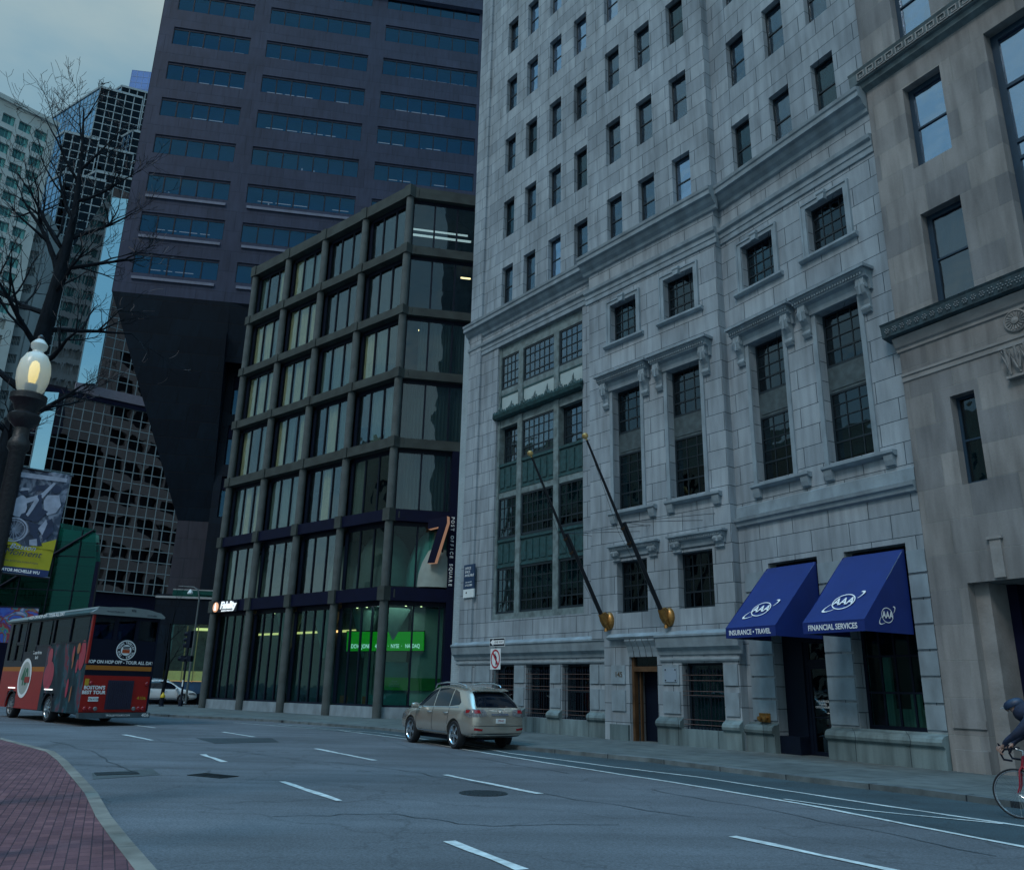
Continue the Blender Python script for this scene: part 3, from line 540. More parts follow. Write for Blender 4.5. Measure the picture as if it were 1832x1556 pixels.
# --- storefronts under the awnings
b = MB(); b.box(-1.65, 0.12, 0.35, 0.45, 3.0, 5.2).box(-1.65, -0.95, 0.35, 0.5, 0.5, 3.0).box(-0.06, 0.12, 0.35, 0.5, SZ, 3.0).box(-1.65, -0.95, 0.0, 0.5, 0, 0.5).box(-0.95, -0.85, 0.4, 0.5, SZ, 3.0).box(-0.85, -0.06, 0.4, 0.5, 2.35, 2.45); b.build('storefront_frame', DARK, SB, FC)
sd_ = window(SB, FC, -0.85, -0.06, SZ, 2.35, 0.42, 1, (0.42,), 0.08, g=G_DIM, fm=DARK, name='shop_door'); b = MB(); b.tube([(0.66, -0.05, 0.9), (0.66, -0.05, 1.35)], 0.016, 6); b.build('handle', CHROME, sd_)
txt('INSURANCE\nTRAVEL\nOFFICE HOURS', 0.075, WLETTER, sd_, FC @ T3((-0.46, 0.43, 1.35)), 'door_lettering', 0.002)
window(SB, FC, -0.85, -0.06, 2.45, 3.0, 0.42, 1, (), 0.05, g=G_DIM, fm=DARK)
window(SB, FC, 1.0, 2.82, 0.8, 5.2, 0.35, 4, (0.2, 0.4, 0.6, 0.8), 0.08, 0.05, mrail=9, g=G_SHOP, blind=None, fm=DARK)
b = MB(); b.box(1.2, 2.7, 0.9, 0.93, 0.8, 1.3).box(1.3, 1.5, 0.7, 0.8, 0.8, 2.6).box(1.95, 2.2, 0.75, 0.85, 0.8, 1.7); b.build('window_display', CURT2, SB, FC)
# fire department connection
fc = thing('fire_connection', 'brass fire hose connection low on the pier left of the shop door', 'fire connection', FC @ T3((-2.1, -0.04, 0.95)))
b = MB(); b.box(-0.2, 0.2, -0.03, 0.0, -0.12, 0.12); b.build('plate', BRASS, fc)
for s in (-0.09, 0.09):
    b = MB(); b.lathe([(0.05, 0), (0.05, 0.08), (0.07, 0.08), (0.07, 0.14), (0.02, 0.16)], 12, T3((s, -0.03, 0)) @ Matrix.Rotation(PI / 2 + 0.25, 4, 'X')); b.build('outlet', BRASS, fc)

# ================================================================ LIMESTONE BUILDING on the right
LB = thing('limestone_building', 'buff limestone building with a flowered ledge and blue framed windows at the right edge', 'building', FC)
ww = [(4.42, 5.5), (6.7, 8.9), (10.1, 11.2)]; rows_ = [(11.0, 13.62), (15.0, 17.55), (19.1, 21.6), (23.2, 25.7), (27.2, 29.7), (31.2, 33.7)]
ops = []; r = random.Random(2)
for (a, c) in ww:
    for (z0, z1) in rows_:
        if a == 6.7: continue
        ops.append((a, c, z0, z1, 0.32)); window(LB, FC, a, c, z0, z1, 0.2, 1, (0.5,), 0.13, 0.06, thick=0.1, g=G_SKY if z0 > 14 else G_SASH, fm=BLUESASH, blind=0.5 if z0 < 12 else None)
for (z0, z1) in ((11.0, 17.6), (19.1, 25.7), (27.2, 33.7)):
    ops.append((6.7, 8.9, z0, z1, 0.4)); window(LB, FC, 6.7, 8.9, z0, z1, 0.24, 2, (0.22, 0.45, 0.52, 0.76), 0.17, 0.09, thick=0.12, mrail=9, g=G_SKY, fm=BLUESASH)
for a, c in ((4.5, 5.1), (9.0, 9.6)): ops.append((a, c, 6.36, 8.55, 0.34)); window(LB, FC, a, c, 6.36, 8.55, 0.2, 1, (0.5,), 0.07, g=G_DIM, fm=BLUESASH, blind=1.0, bm=BLIND)
ops += [(4.28, 8.2, 0, 4.1, 1.3)]
w = MB(); wall(w, 3.35, 12.5, 0, 40, ops, y=-0.05); w.box(3.35, 3.36, -0.05, 9, 0, 40); w.box(3.35, 12.5, 9, 9.1, 0, 40).box(3.35, 12.5, -0.05, 9.1, 40, 40.2).box(12.49, 12.5, -0.05, 9, 0, 40); w.build('wall', BROWN, LB)
w = MB(); w.box(3.4, 12.4, 1.3, 1.35, 0.0, 40); w.build('interior', INTER, LB)
def lcourse(x0, x1, P, name, m=None): return course(FC, x0, x1, P, name, m or BRTRIM, LB)
DKST = mat('soot dark ledge stone', (0.03, 0.06, 0.075), 0.8, var=0.5, scale=5, bump=0.5, bscale=20)
lcourse(3.12, 12.5, [(0.05, 10.44), (0.36, 10.5), (0.4, 10.8), (0.44, 10.86), (0.1, 10.95)], 'flowered_ledge', DKST)
fl = MB()
for i in range(44):
    x = 3.3 + i * 0.21; s = 0.055 if i < 13 else 0.07
    for k in range(6): t = k * PI / 3; fl.lathe([(0.022, 0), (0.014, 0.02), (0.002, 0.025)], 6, T3((x + s * math.cos(t), -0.385, 10.65 + s * math.sin(t))) @ Matrix.Rotation(PI / 2, 4, 'X'))
    fl.lathe([(0.02, 0), (0.003, 0.03)], 6, T3((x, -0.385, 10.65)) @ Matrix.Rotation(PI / 2, 4, 'X'))
fl.build('ledge_flowers', mat('pale carved flower', (0.2, 0.23, 0.25), 0.8, var=0.2), LB)
lcourse(3.3, 12.5, [(0.06, 10.08), (0.09, 10.1), (0.09, 10.18), (0.14, 10.22), (0.2, 10.34), (0.24, 10.44), (0.1, 10.46)], 'ledge_moulding'); lcourse(3.35, 12.5, [(0.06, 9.26), (0.08, 9.28), (0.08, 9.4), (0.11, 9.42), (0.11, 9.48), (0.06, 9.5)], 'string_moulding')
KEYL = lcourse(3.02, 12.5, [(0.05, 18.2), (0.2, 18.3), (0.22, 18.44), (0.3, 18.46), (0.32, 18.78), (0.36, 18.86), (0.05, 18.95)], 'key_ledge', mat('weathered ledge stone', (0.09, 0.13, 0.145), 0.8, var=0.4, scale=4))
kb = MB()
for i in range(30):   # greek key
    x = 3.3 + i * 0.31; y0, y1 = -0.325, -0.305
    for (a, c, d, e) in ((0, 0.24, 0.22, 0.25), (0, 0.03, 0, 0.22), (0.21, 0.24, 0.06, 0.22), (0.09, 0.21, 0.06, 0.09), (0.09, 0.12, 0.09, 0.16), (0.0, 0.31, 0.0, 0.025)): kb.box(x + a, x + c, y0 - 0.02, y1, 18.5 + d, 18.5 + e)
kb.build('key_pattern', BRTRIM, LB)
b = MB(); M6 = T3((6.3, -0.06, 9.85)) @ Matrix.Rotation(PI / 2, 4, 'X'); b.lathe([(0.27, 0), (0.27, 0.03), (0.24, 0.05), (0.22, 0.02), (0.08, 0.02), (0.08, 0.06), (0.01, 0.08)], 28, M6)
for k in range(18): t = k * PI / 9; b.tube([(6.3 + 0.09 * math.cos(t), -0.09, 9.85 + 0.09 * math.sin(t)), (6.3 + 0.21 * math.cos(t + 0.15), -0.1, 9.85 + 0.21 * math.sin(t + 0.15))], [0.01, 0.022], 5)
b.build('rosette', BRTRIM, LB)
b = MB(); b.box(5.95, 8.4, -0.2, -0.05, 8.5, 8.56).box(5.9, 8.5, -0.26, -0.05, 9.2, 9.27); b.prism([(0.0, 8.56), (-0.16, 8.56), (-0.24, 9.2), (0.0, 9.2)], 6.0, 8.35, 'x')
for i in range(11):
    x = 6.08 + i * 0.215
    for s in (-1, 1): b.tube([(x, -0.2, 8.6), (x + s * 0.03, -0.26, 8.8 - 0.12 * (i % 2)), (x + s * 0.08, -0.3, 9.0 - 0.12 * (i % 2)), (x + s * 0.1, -0.34, 9.1 - 0.12 * (i % 2)), (x + s * 0.06, -0.36, 9.12 - 0.12 * (i % 2)), (x + s * 0.05, -0.34, 9.05 - 0.12 * (i % 2))], [0.02, 0.024, 0.024, 0.02, 0.018, 0.01], 6)
    b.tube([(x, -0.2, 8.58), (x, -0.26, 8.9), (x, -0.34, 9.16)], [0.03, 0.05, 0.03], 6)
b.build('carved_capital', BRTRIM, LB)
b = MB(); b.box(4.95, 5.2, -0.1, -0.05, 4.15, 5.0).box(4.9, 5.25, -0.13, -0.05, 5.0, 5.06); b.box(4.28, 4.62, 0.2, 1.25, SZ, 4.1); b.each('door_trim', BRTRIM, LB)
b = MB(); b.box(4.62, 8.2, 1.1, 1.2, SZ, 4.1); b.box(4.62, 4.85, 0.9, 1.1, SZ, 4.1); b.build('entrance_door', NAVY, LB)
b = MB(); b.box(3.5, 4.28, -0.14, -0.05, 0.0, 0.5).box(3.5, 4.28, -0.09, -0.05, 0.95, 1.12); b.each('base_stone', BROWN, LB)

# ================================================================ AWNINGS
AWN = mat('royal blue awning canvas', (0.001, 0.018, 0.15), 0.65, var=0.12, scale=2, bump=0.1, bscale=8)
def roundlogo(parent, M, s=1.0, m=None):
    m = m or WLETTER; b = MB(); n = 40; A_, B_ = 0.34, 0.29
    for i in range(n):
        t0, t1 = 2 * PI * i / n, 2 * PI * (i + 1) / n
        q = [(A_ * math.cos(t), 0, B_ * math.sin(t)) for t in (t0, t1)] + [((A_ - .03) * math.cos(t), 0, (B_ - .03) * math.sin(t)) for t in (t1, t0)]; b.poly([(x * s, y, z * s) for x, y, z in q])
    for i in range(34):   # orbit ring, open where it passes the globe
        t0, t1 = 0.35 + (2 * PI - 0.5) * i / 34, 0.35 + (2 * PI - 0.5) * (i + 1) / 34
        def P(t, k):
            x, z = 0.62 * k * math.cos(t + PI / 5), 0.17 * k * math.sin(t + PI / 5); ca, sa = math.cos(rad(33)), math.sin(rad(33)); return (x * ca - z * sa, x * sa + z * ca)
        q = [P(t0, 1), P(t1, 1), P(t1, 1 - 0.055 * (1 + math.cos(t1 + PI / 5) ** 2)), P(t0, 1 - 0.055 * (1 + math.cos(t0 + PI / 5) ** 2))]
        if all((x / A_) ** 2 + (z / B_) ** 2 > 1.0 for x, z in q): b.poly([(x * s, 0, z * s) for x, z in q])
    b.build('emblem', m, parent, M)
    txt('AAA', 0.36 * s, m, parent, M @ T3((0, -0.004, 0)), 'emblem_letters', 0.002, 0.86, shear=0.12, bold=0.008 * s)
for x0, x1, words, label, side in ((-1.68, 0.1, 'INSURANCE • TRAVEL', 'blue sloping awning lettered INSURANCE TRAVEL over the shop door', False), (0.98, 2.78, 'FINANCIAL SERVICES', 'blue sloping awning lettered FINANCIAL SERVICES over the shop window', True)):
    aw = thing('awning', label, 'awning', FC @ T3(((x0 + x1) / 2, 0, 0)), 'blue awnings over the shopfront'); h = (x1 - x0) / 2; Z1, Z2, Z3, O = 5.08, 3.29, 3.02, 1.78
    b = MB(); P0, P1, P2 = (-0.02, Z1), (-O, Z2), (-O, Z3)
    for s in (0.0,):
        b.add([(-h, *P0), (h, *P0), (h, *P1), (-h, *P1), (-h, *P2), (h, *P2), (h, -0.02, Z3), (-h, -0.02, Z3)], [(0, 1, 2, 3), (3, 2, 5, 4), (0, 3, 4, 7), (1, 6, 5, 2)])
        g_ = 0.015; b.add([(-h + g_, -0.03, Z1 - .03), (h - g_, -0.03, Z1 - .03), (h - g_, -O + .02, Z2 - .02), (-h + g_, -O + .02, Z2 - .02), (-h + g_, -O + .02, Z3), (h - g_, -O + .02, Z3), (h - g_, -0.02, Z3), (-h + g_, -0.02, Z3)], [(0, 1, 2, 3), (3, 2, 5, 4), (0, 3, 4, 7), (1, 6, 5, 2)])
    b = MB(); NU, NV = 16, 12; rw = random.Random(int(x0 * 10) + 40)
    wr = [(rw.uniform(-1, 1), rw.uniform(2, 7), rw.uniform(0, 6)) for _ in range(5)]
    def aw_p(u, v):
        x = -h + 2 * h * u; y = P0[0] + (P1[0] - P0[0]) * v; z = P0[1] + (P1[1] - P0[1]) * v; d_ = 0.035 * math.sin(PI * v) * (0.6 + 0.4 * math.sin(PI * u)) + sum(0.004 * a_ * math.sin(f_ * (u * 2 + v) + p_) for a_, f_, p_ in wr) * math.sin(PI * v); return (x, y + d_ * 0.7, z - d_ * 0.7)
    for i in range(NU):
        for j in range(NV): b.poly([aw_p(i / NU, j / NV), aw_p((i + 1) / NU, j / NV), aw_p((i + 1) / NU, (j + 1) / NV), aw_p(i / NU, (j + 1) / NV)])
    for i in range(NU):
        a, c = -h + 2 * h * i / NU, -h + 2 * h * (i + 1) / NU; wv_ = lambda x: 0.008 * math.sin(x * 9) ; b.add([(a, -O, Z2), (c, -O, Z2), (c, -O + abs(wv_(c)), Z3), (a, -O + abs(wv_(a)), Z3)], [(0, 1, 2, 3)])
    for s in (-h, h):
        b.poly([(s, -0.02, Z1), (s, -O, Z2), (s, -O, Z3), (s, -0.02, Z3)]); t_ = 0.012 if s > 0 else -0.012
        for k in (0.33, 0.66): b.box(s - 0.004, s + 0.004, -O * k - 0.01, -O * k + 0.01, Z3, Z3 + 0.02)
    g_ = 0.012; b.add([(-h + g_, -0.03, Z1 - .06), (h - g_, -0.03, Z1 - .06), (h - g_, -O + .03, Z2 - .06), (-h + g_, -O + .03, Z2 - .06), (-h + g_, -O + .03, Z3 + .002), (h - g_, -O + .03, Z3 + .002)], [(0, 1, 2, 3), (3, 2, 5, 4)])
    cm = b.mesh('canopy', AWN); bm_ = bmesh.new(); bm_.from_mesh(cm); bmesh.ops.remove_doubles(bm_, verts=bm_.verts, dist=0.001); bm_.to_mesh(cm); bm_.free(); cm.polygons.foreach_set('use_smooth', [True] * len(cm.polygons)); cm.set_sharp_from_angle(angle=rad(30)); place(bpy.data.objects.new('canopy', cm), aw)
    b = MB(); b.box(-h, h, -O - 0.004, -O + 0.002, Z2 - 0.012, Z2 + 0.004); b.build('seam', AWN, aw)
    b = MB(); [b.tube([(s * (h - 0.03), -0.04, Z1 - .04), (s * (h - 0.03), -O + 0.04, Z2 - .04), (s * (h - 0.03), -O + 0.04, Z3 + .02), (s * (h - 0.03), -0.04, Z3 + .02)], 0.014, 6) for s in (-1, 1)]; b.tube([(-h, -O + 0.04, Z3 + .02), (h, -O + 0.04, Z3 + .02)], 0.014, 6); b.build('frame', CHROME, aw)
    Ms = WM[aw] @ T3((0, -1.30, 3.775)) @ Matrix.Rotation(-math.atan2(O - 0.02, Z1 - Z2), 4, 'X') @ T3((0, -0.008, 0)); roundlogo(aw, Ms, 0.95)
    txt(words, 0.185, WLETTER, aw, WM[aw] @ T3((-0.02, -O - 0.004, 3.15)), 'lettering', 0.002, 0.82, bold=0.003)
    if side: roundlogo(aw, WM[aw] @ T3((h + 0.008, -0.95, 3.42)) @ Matrix.Rotation(PI / 2, 4, 'Z'), 0.62)

# ================================================================ FLAGPOLES
POLE = mat('black painted flagpole', (0.006, 0.009, 0.014), 0.4, var=0.1)
for (x, z, label) in ((-2.12, 3.85, 'black flagpole slanting across the green bronze window bay'), (0.58, 3.85, 'black flagpole slanting across the stone wall above the doorway')):
    fp = thing('flagpole', label, 'flagpole', FB @ T3((x, 0, z)), 'slanting flagpoles on brass brackets')
    d = Vector((0, -3.35, 5.45)); n_ = d.normalized(); q = Vector((0, -0.28, -0.02)); a = q + d * 0.5
    b = MB(); b.tube([q, q + d * 0.52], [0.075, 0.065], 10); b.build('lower_pole', POLE, fp, smooth=True)
    of = Vector((0.0, -0.12, -0.1)); b = MB(); b.tube([q + d * 0.4 + of, q + d * 0.97 + of * 0.6], [0.055, 0.035], 10); b.build('upper_pole', POLE, fp, smooth=True)
    b = MB(); [b.tube([q + d * k + of * 1.2 , q + d * k - of * 0.4], 0.03, 6) for k in (0.42, 0.5)]; [b.tube([q + d * k + of - n_ * .025, q + d * k + of + n_ * .025], 0.072, 8) for k in (0.42, 0.5)]; b.build('clamp', mat('dark bronze clamp', (0.06, 0.035, 0.015), 0.5, metal=0.5), fp)
    e = q + d * 0.985 + of * 0.6; b = MB(); b.lathe([(0.02, -0.12), (0.035, -0.1), (0.02, -0.06), (0.08, -0.03), (0.105, 0.04), (0.08, 0.11), (0.01, 0.14)], 14, T3(e) @ d.to_track_quat('Z', 'Y').to_matrix().to_4x4()); b.build('finial', mat('gilded ball', (0.6, 0.42, 0.16), 0.35, metal=0.6, var=0.15), fp, smooth=True)
    b = MB(); b.lathe([(0.3, 0), (0.3, 0.05), (0.24, 0.12), (0.12, 0.16), (0.02, 0.17)], 20, T3((0, 0, 0.02)) @ Matrix.Rotation(PI / 2, 4, 'X') @ Matrix.Diagonal((0.68, 0.98, 1, 1))); b.build('wall_plate', BRASS, fp, smooth=True)
    b = MB(); b.prism([(-0.1, -0.3), (-0.3, -0.16), (-0.42, 0.0), (-0.46, 0.2), (-0.28, 0.3), (-0.12, 0.24)], -0.07, 0.07, 'x'); b.tube([q - n_ * 0.06, q + n_ * 0.3], [0.12, 0.1], 12); b.lathe([(0.07, 0), (0.05, 0.1), (0.03, 0.14)], 10, T3((0, -0.2, -0.34))); b.build('bracket', BRASS, fp)
    b = MB(); m_ = q + d * 0.52; [b.tube([m_, (xx, 0.02, zz)], 0.009, 4) for xx, zz in ((1.5, 2.95), (-0.9, 3.1), (2.0, 3.1))]; b.tube([e - n_ * 0.2, q + d * 0.5 + of * 2.5, (0.03, -0.4, 0.1)], 0.007, 4); b.build('guy_wires', POLE, fp)

# ================================================================ MODERN OFFICE BUILDING
MO = thing('modern_office_building', 'seven storey glass and concrete office building with a lit bank on its ground floor', 'building', FD)
BZ = [(5.74, 6.4), (9.85, 10.45), (13.85, 14.38), (17.85, 18.34), (21.68, 22.16), (25.55, 26.08), (29.28, 29.98)]
CX = [-16.1, -12.07, -8.05, -4.02, 0.0]
for i, x in enumerate(CX):
    z = SZ; b = MB()
    for (z0, z1) in BZ:
        b.lathe([(0.22, z), (0.22, z0 + 0.02)], 14, T3((x, 0, 0))); z = z1 - 0.02
    b.build('column', CONC2, MO, smooth=True)
for k, (z0, z1) in enumerate(BZ):
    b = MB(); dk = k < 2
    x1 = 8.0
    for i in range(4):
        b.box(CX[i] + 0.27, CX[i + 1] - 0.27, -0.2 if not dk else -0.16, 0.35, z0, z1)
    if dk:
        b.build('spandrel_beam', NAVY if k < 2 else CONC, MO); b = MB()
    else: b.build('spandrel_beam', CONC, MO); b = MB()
    for x in CX: b.box(x - 0.265, x + 0.265, -0.27, 0.3, z0 - 0.03, z1 + 0.03)
    if k == 6: b.box(-16.4, 0.2, 0.36, 14, z0 + 0.1, z1 - 0.1)
    b.each('beam_joint', CONC, MO)
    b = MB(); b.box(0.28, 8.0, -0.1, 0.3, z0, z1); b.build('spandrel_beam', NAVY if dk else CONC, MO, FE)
    b = MB(); b.box(-16.2, 0.4, 0.3, 9, z0 + 0.15, z1 - 0.1); b.box(-16.25, -16.2, 0.3, 14, z0 - 3.4 if k else 0, z0 + .1); b.build('floor_slab', CONC, MO, FD)
    b = MB(); b.box(0.3, 8.0, 0.31, 6, z0 + 0.16, z1 - 0.11); b.build('floor_slab', CONC, MO, FE)
tops = [0.56] + [z1 for _, z1 in BZ]
rr = random.Random(11)
FIDW = []
for k in range(7):
    z0, z1 = tops[k] + 0.0, BZ[k][0]
    for i in range(4):
        x0, x1 = CX[i] + 0.3, CX[i + 1] - 0.3; n = 4 if k == 0 else 3
        b = MB(); b.box(x0, x1, 0.28, 0.36, z0, z0 + 0.1).box(x0, x1, 0.28, 0.36, z1 - 0.25, z1)
        xs = [x0 + (x1 - x0) * j / n for j in range(n + 1)]
        for j, x in enumerate(xs): ww_ = 0.045 if 0 < j < n else 0.12; b.box(x - ww_, x + ww_, 0.25, 0.36, z0 + 0.1, z1 - 0.25)
        wo_ = b.build('window', DARK, MO)
        b = MB(); b.box(x0, x1, 0.30, 0.308, z0 + 0.1, z1 - 0.25); b.build('pane', G_MOD if k else G_SHOP, wo_)
        if k:
            for j in range(n):
                u = rr.random(); p = (0.8 if i < 2 else (0.62 if k < 5 else 0.12)) if k > 1 else 0.4
                if k == 1: p = 0.0 if i > 0 else 0.5
                if u < p:
                    b = MB(); a, c = xs[j] + 0.1, xs[j + 1] - 0.08; wv = (a + (c - a) * (0.55 + 0.45 * rr.random())) if rr.random() < 0.4 else c; q = 12
                    for t in range(q): xa, xb = a + (wv - a) * t / q, a + (wv - a) * (t + 1) / q; b.add([(xa, 0.42 + 0.04 * (t % 2), z0), (xb, 0.42 + 0.04 * ((t + 1) % 2), z0), (xb, 0.42 + 0.04 * ((t + 1) % 2), z1 - 0.2), (xa, 0.42 + 0.04 * (t % 2), z1 - 0.2)], [(0, 1, 2, 3)])
                    b.build('curtain', CREAM_REFL if (i < 2 and rr.random() < 0.62) or rr.random() < 0.12 else CURT2, wo_)  # cream ones imitate reflected sunlit facades, grey ones are curtains
    # chamfer face
    b = MB(); xs = [0.25, 1.53, 2.88, 3.15] if k < 3 else [0.25, 1.53, 2.88, 4.3, 5.7]; b.box(0.25, xs[-1], 0.22, 0.3, z0, z0 + 0.1).box(0.25, xs[-1], 0.22, 0.3, z1 - 0.22, z1)
    for x in xs: b.box(x - 0.045, x + 0.045, 0.16, 0.32, z0 + 0.1, z1 - 0.22)
    wo_ = b.build('window', DARK, MO, FE); b = MB(); b.box(0.25, xs[-1], 0.24, 0.248, z0 + 0.1, z1 - 0.22); b.build('pane', G_SHOP if k < 2 else G_MOD, wo_)
    if k in (3, 4, 2):
        b = MB(); a, c = 1.0 if k == 4 else 0.3, 4.2; q = 40
        for t in range(q): xa, xb = a + (c - a) * t / q, a + (c - a) * (t + 1) / q; b.add([(xa, 0.42 + 0.04 * (t % 2), z0), (xb, 0.42 + 0.04 * ((t + 1) % 2), z0), (xb, 0.42 + 0.04 * ((t + 1) % 2), z1 - 0.2), (xa, 0.42 + 0.04 * (t % 2), z1 - 0.2)], [(0, 1, 2, 3)])
        b.build('curtain', mat('dark sheer curtain', (0.07, 0.1, 0.11), 0.9, var=0.4, scale=3, stretch=(8, 8, 0.2)), wo_)
b = MB(); b.box(-16.2, -2.5, 5.0, 5.1, 6.4, 29.9); b.build('interior', INTER, MO); b = MB(); b.box(0.5, 7.9, 4.5, 4.6, 6.4, 29.9); b.build('interior', INTER, MO, FE)
b = MB(); [b.box(CX[i] + 0.2, CX[i + 1] - 0.2, 0.1, 0.38, 0, 0.56) for i in range(4)]; b.each('base_wall', TRIM, MO); b = MB(); b.box(0.2, 3.2, 0.08, 0.3, 0, 0.56); b.each('base_wall', TRIM, MO, FE)
b = MB(); b.box(3.17, 5.2, -0.12, 0.29, 0, 13.84); b.build('dark_fin', NAVY, MO, FE)
LAMPM = mat('warm ceiling lamp', (1, 0.9, 0.7), emit=((1, 0.72, 0.36), 2.0), var=0)
STRIPM = mat('cool light strip', (1, 1, 1), emit=((0.75, 0.9, 1.0), 0.4), var=0)
b = MB(); b.box(0.3, 3.9, 1.2, 1.35, 27.55, 27.62); b.box(0.4, 3.9, 2.8, 2.95, 28.9, 28.95); b.each('light_strip', STRIPM, MO, FE)
b = MB(); b.box(1.0, 1.6, 0.9, 0.98, 21.2, 21.26).box(3.2, 3.9, 0.9, 0.98, 20.75, 20.82).box(3.4, 4.0, 1.5, 1.6, 25.2, 25.26); b.each('lamp_strip', LAMPM, MO, FE)
# second-floor petals and first-floor hanging cones behind the glass
SAIL = mat('pale stretched sail', (0.26, 0.32, 0.3), 0.8, var=0.1)
b = MB()
for (x, y, r_, z0, z1) in ((-2.4, 2.0, 1.7, 6.5, 9.8), (0.5, 3.0, 1.6, 6.5, 9.8), (-14.2, 2.4, 1.5, 6.4, 9.8), (-5.9, 2.6, 1.4, 6.5, 9.7)):
    b.lathe([(r_ * math.cos(t), z0 + (z1 - z0) * math.sin(t)) for t in [i * PI / 2 / 8 for i in range(8)]], 18, T3((x, y, 0)))
b.each('ceiling_sail', SAIL, MO, smooth=True)
b = MB()
for (x, y, r_) in ((-3.5, 1.8, 0.8), (-7.2, 2.0, 0.8), (-10.8, 2.0, 0.8)): b.lathe([(0.06, 3.0), (r_, 5.6), (r_ - 0.05, 5.62)], 18, T3((x, y, 0)))
b.each('hanging_cone', SAIL, MO, smooth=True)
b = MB(); b.lathe([(0.05, 3.9), (0.85, 5.5), (0.8, 5.55)], 18, T3((0.72, 2.2, 0))); b.each('hanging_cone', SAIL, MO, FE, smooth=True)
BANKW = mat('bank cream wall', (0.36, 0.4, 0.36), 0.8, var=0.08); BANKG = mat('bank green band', (0.02, 0.22, 0.02), 0.7, var=0.1)
b = MB(); b.box(1.75, 4.0, 3.3, 3.4, SZ, 5.7); b.box(-0.6, 1.75, 5.3, 5.4, SZ, 5.7); b.each('bank_wall', BANKW, MO, FE)
b = MB(); b.box(0.2, 3.9, 3.2, 3.28, 1.35, 2.0); b.build('green_band', BANKG, MO, FE)
b = MB(); b.box(0.2, 1.7, 3.3, 3.35, 0.06, 2.8); b.box(-0.4, 0.2, 3.6, 3.7, 0.06, 1.1); b.build('counter', mat('bank teal partition', (0.04, 0.14, 0.15), 0.6, var=0.2), MO, FE)
txt('Invest\nCity Bank\nWorldwide', 0.13, SAIL, MO, FE @ T3((1.0, 3.19, 1.68)), 'band_lettering', 0.002)
b = MB(); b.box(-16, -4.2, 3.2, 3.3, SZ, 5.6); b.box(-4.2, 0.5, 6.4, 6.5, SZ, 5.6); b.box(-4.3, -4.2, 3.3, 6.5, SZ, 5.6); b.build('lobby_wall', mat('dim lobby wall', (0.010, 0.032, 0.042), 0.8, var=0.6, scale=0.8), MO)
b = MB(); b.box(-15.5, -4.5, 3.0, 3.1, 4.5, 4.62); b.build('lobby_light_strip', mat('warm light strip', (1, 0.8, 0.5), emit=((1, 0.62, 0.22), 0.7), var=0), MO)
b = MB(); [b.lathe([(0.05, 5.55), (0.05, 5.6)], 8, T3((x, y, 0))) for x, y in ((-3.3, 1.0), (-2.5, 1.0), (-0.9, 1.0), (0.8, 1.6), (-7.0, 1.0), (-11, 1.0))]; b.each('spot_light', LAMPM, MO)
b = MB(); [b.lathe([(0.05, 5.55), (0.05, 5.6)], 8, T3((x, y, 0))) for x, y in ((1.2, 0.9), (2.0, 0.9))]; b.each('spot_light', LAMPM, MO, FE)
r = random.Random(5)
for i in range(7):
    x = -15 + i * 1.9; b = MB(); b.box(x, x + 0.55, 1.6, 2.1, SZ, 0.5).box(x, x + 0.55, 2.05, 2.15, 0.5, 1.0); b.build('seat', mat('orange lobby seat', (0.25, 0.06, 0.02), 0.7) if i in (5, 6) else DARK, MO)
pl = bpy.data.lights.new('bank_lamp', 'AREA'); pl.energy = 35; pl.color = (0.9, 1.0, 0.85); pl.size = 2.5; po = bpy.data.objects.new('bank_lamp', pl); COL.objects.link(po); po.matrix_world = FE @ T3((0.6, 1.8, 5.5))
TK = thing('ticker_screen', 'long green stock ticker screen hanging inside the bank behind the corner windows', 'screen', FE @ T3((0.4, 2.98, 3.85)) @ Matrix.Rotation(rad(-2), 4, 'Y'))
b = MB(); b.box(-2.1, 2.1, 0.0, 0.12, -0.55, 0.55); b.build('case', DARK, TK)
b = MB(); b.box(-2.06, 2.06, -0.02, -0.002, -0.5, 0.5); tg = mat('green led screen', (0.0, 0.05, 0.0), emit=((0.02, 0.9, 0.02), 0.35), var=0); b.build('screen', tg, TK)
n = tg.node_tree.nodes; wv = n.new('ShaderNodeTexWave'); wv.bands_direction = 'Z'; wv.inputs['Scale'].default_value = 5; wv.inputs['Distortion'].default_value = 1.5; t_ = n.new('ShaderNodeTexCoord'); lnk(tg, t_.outputs['Object'], wv.inputs['Vector'])
ml = n.new('ShaderNodeMath'); ml.operation = 'MULTIPLY_ADD'; ml.inputs[1].default_value = 0.13; ml.inputs[2].default_value = 0.05; lnk(tg, wv.outputs['Fac'], ml.inputs[0]); lnk(tg, ml.outputs[0], n['Principled BSDF'].inputs['Emission Strength'])
txt('DOW JONES   42,571   ·  NYSE  ·   NASDAQ', 0.3, mat('white led letters', (1, 1, 1), emit=((0.9, 0.95, 1.0), 0.45), var=0), TK, WM[TK] @ T3((0, -0.03, -0.26)), 'ticker_lettering', 0.004, 0.64)
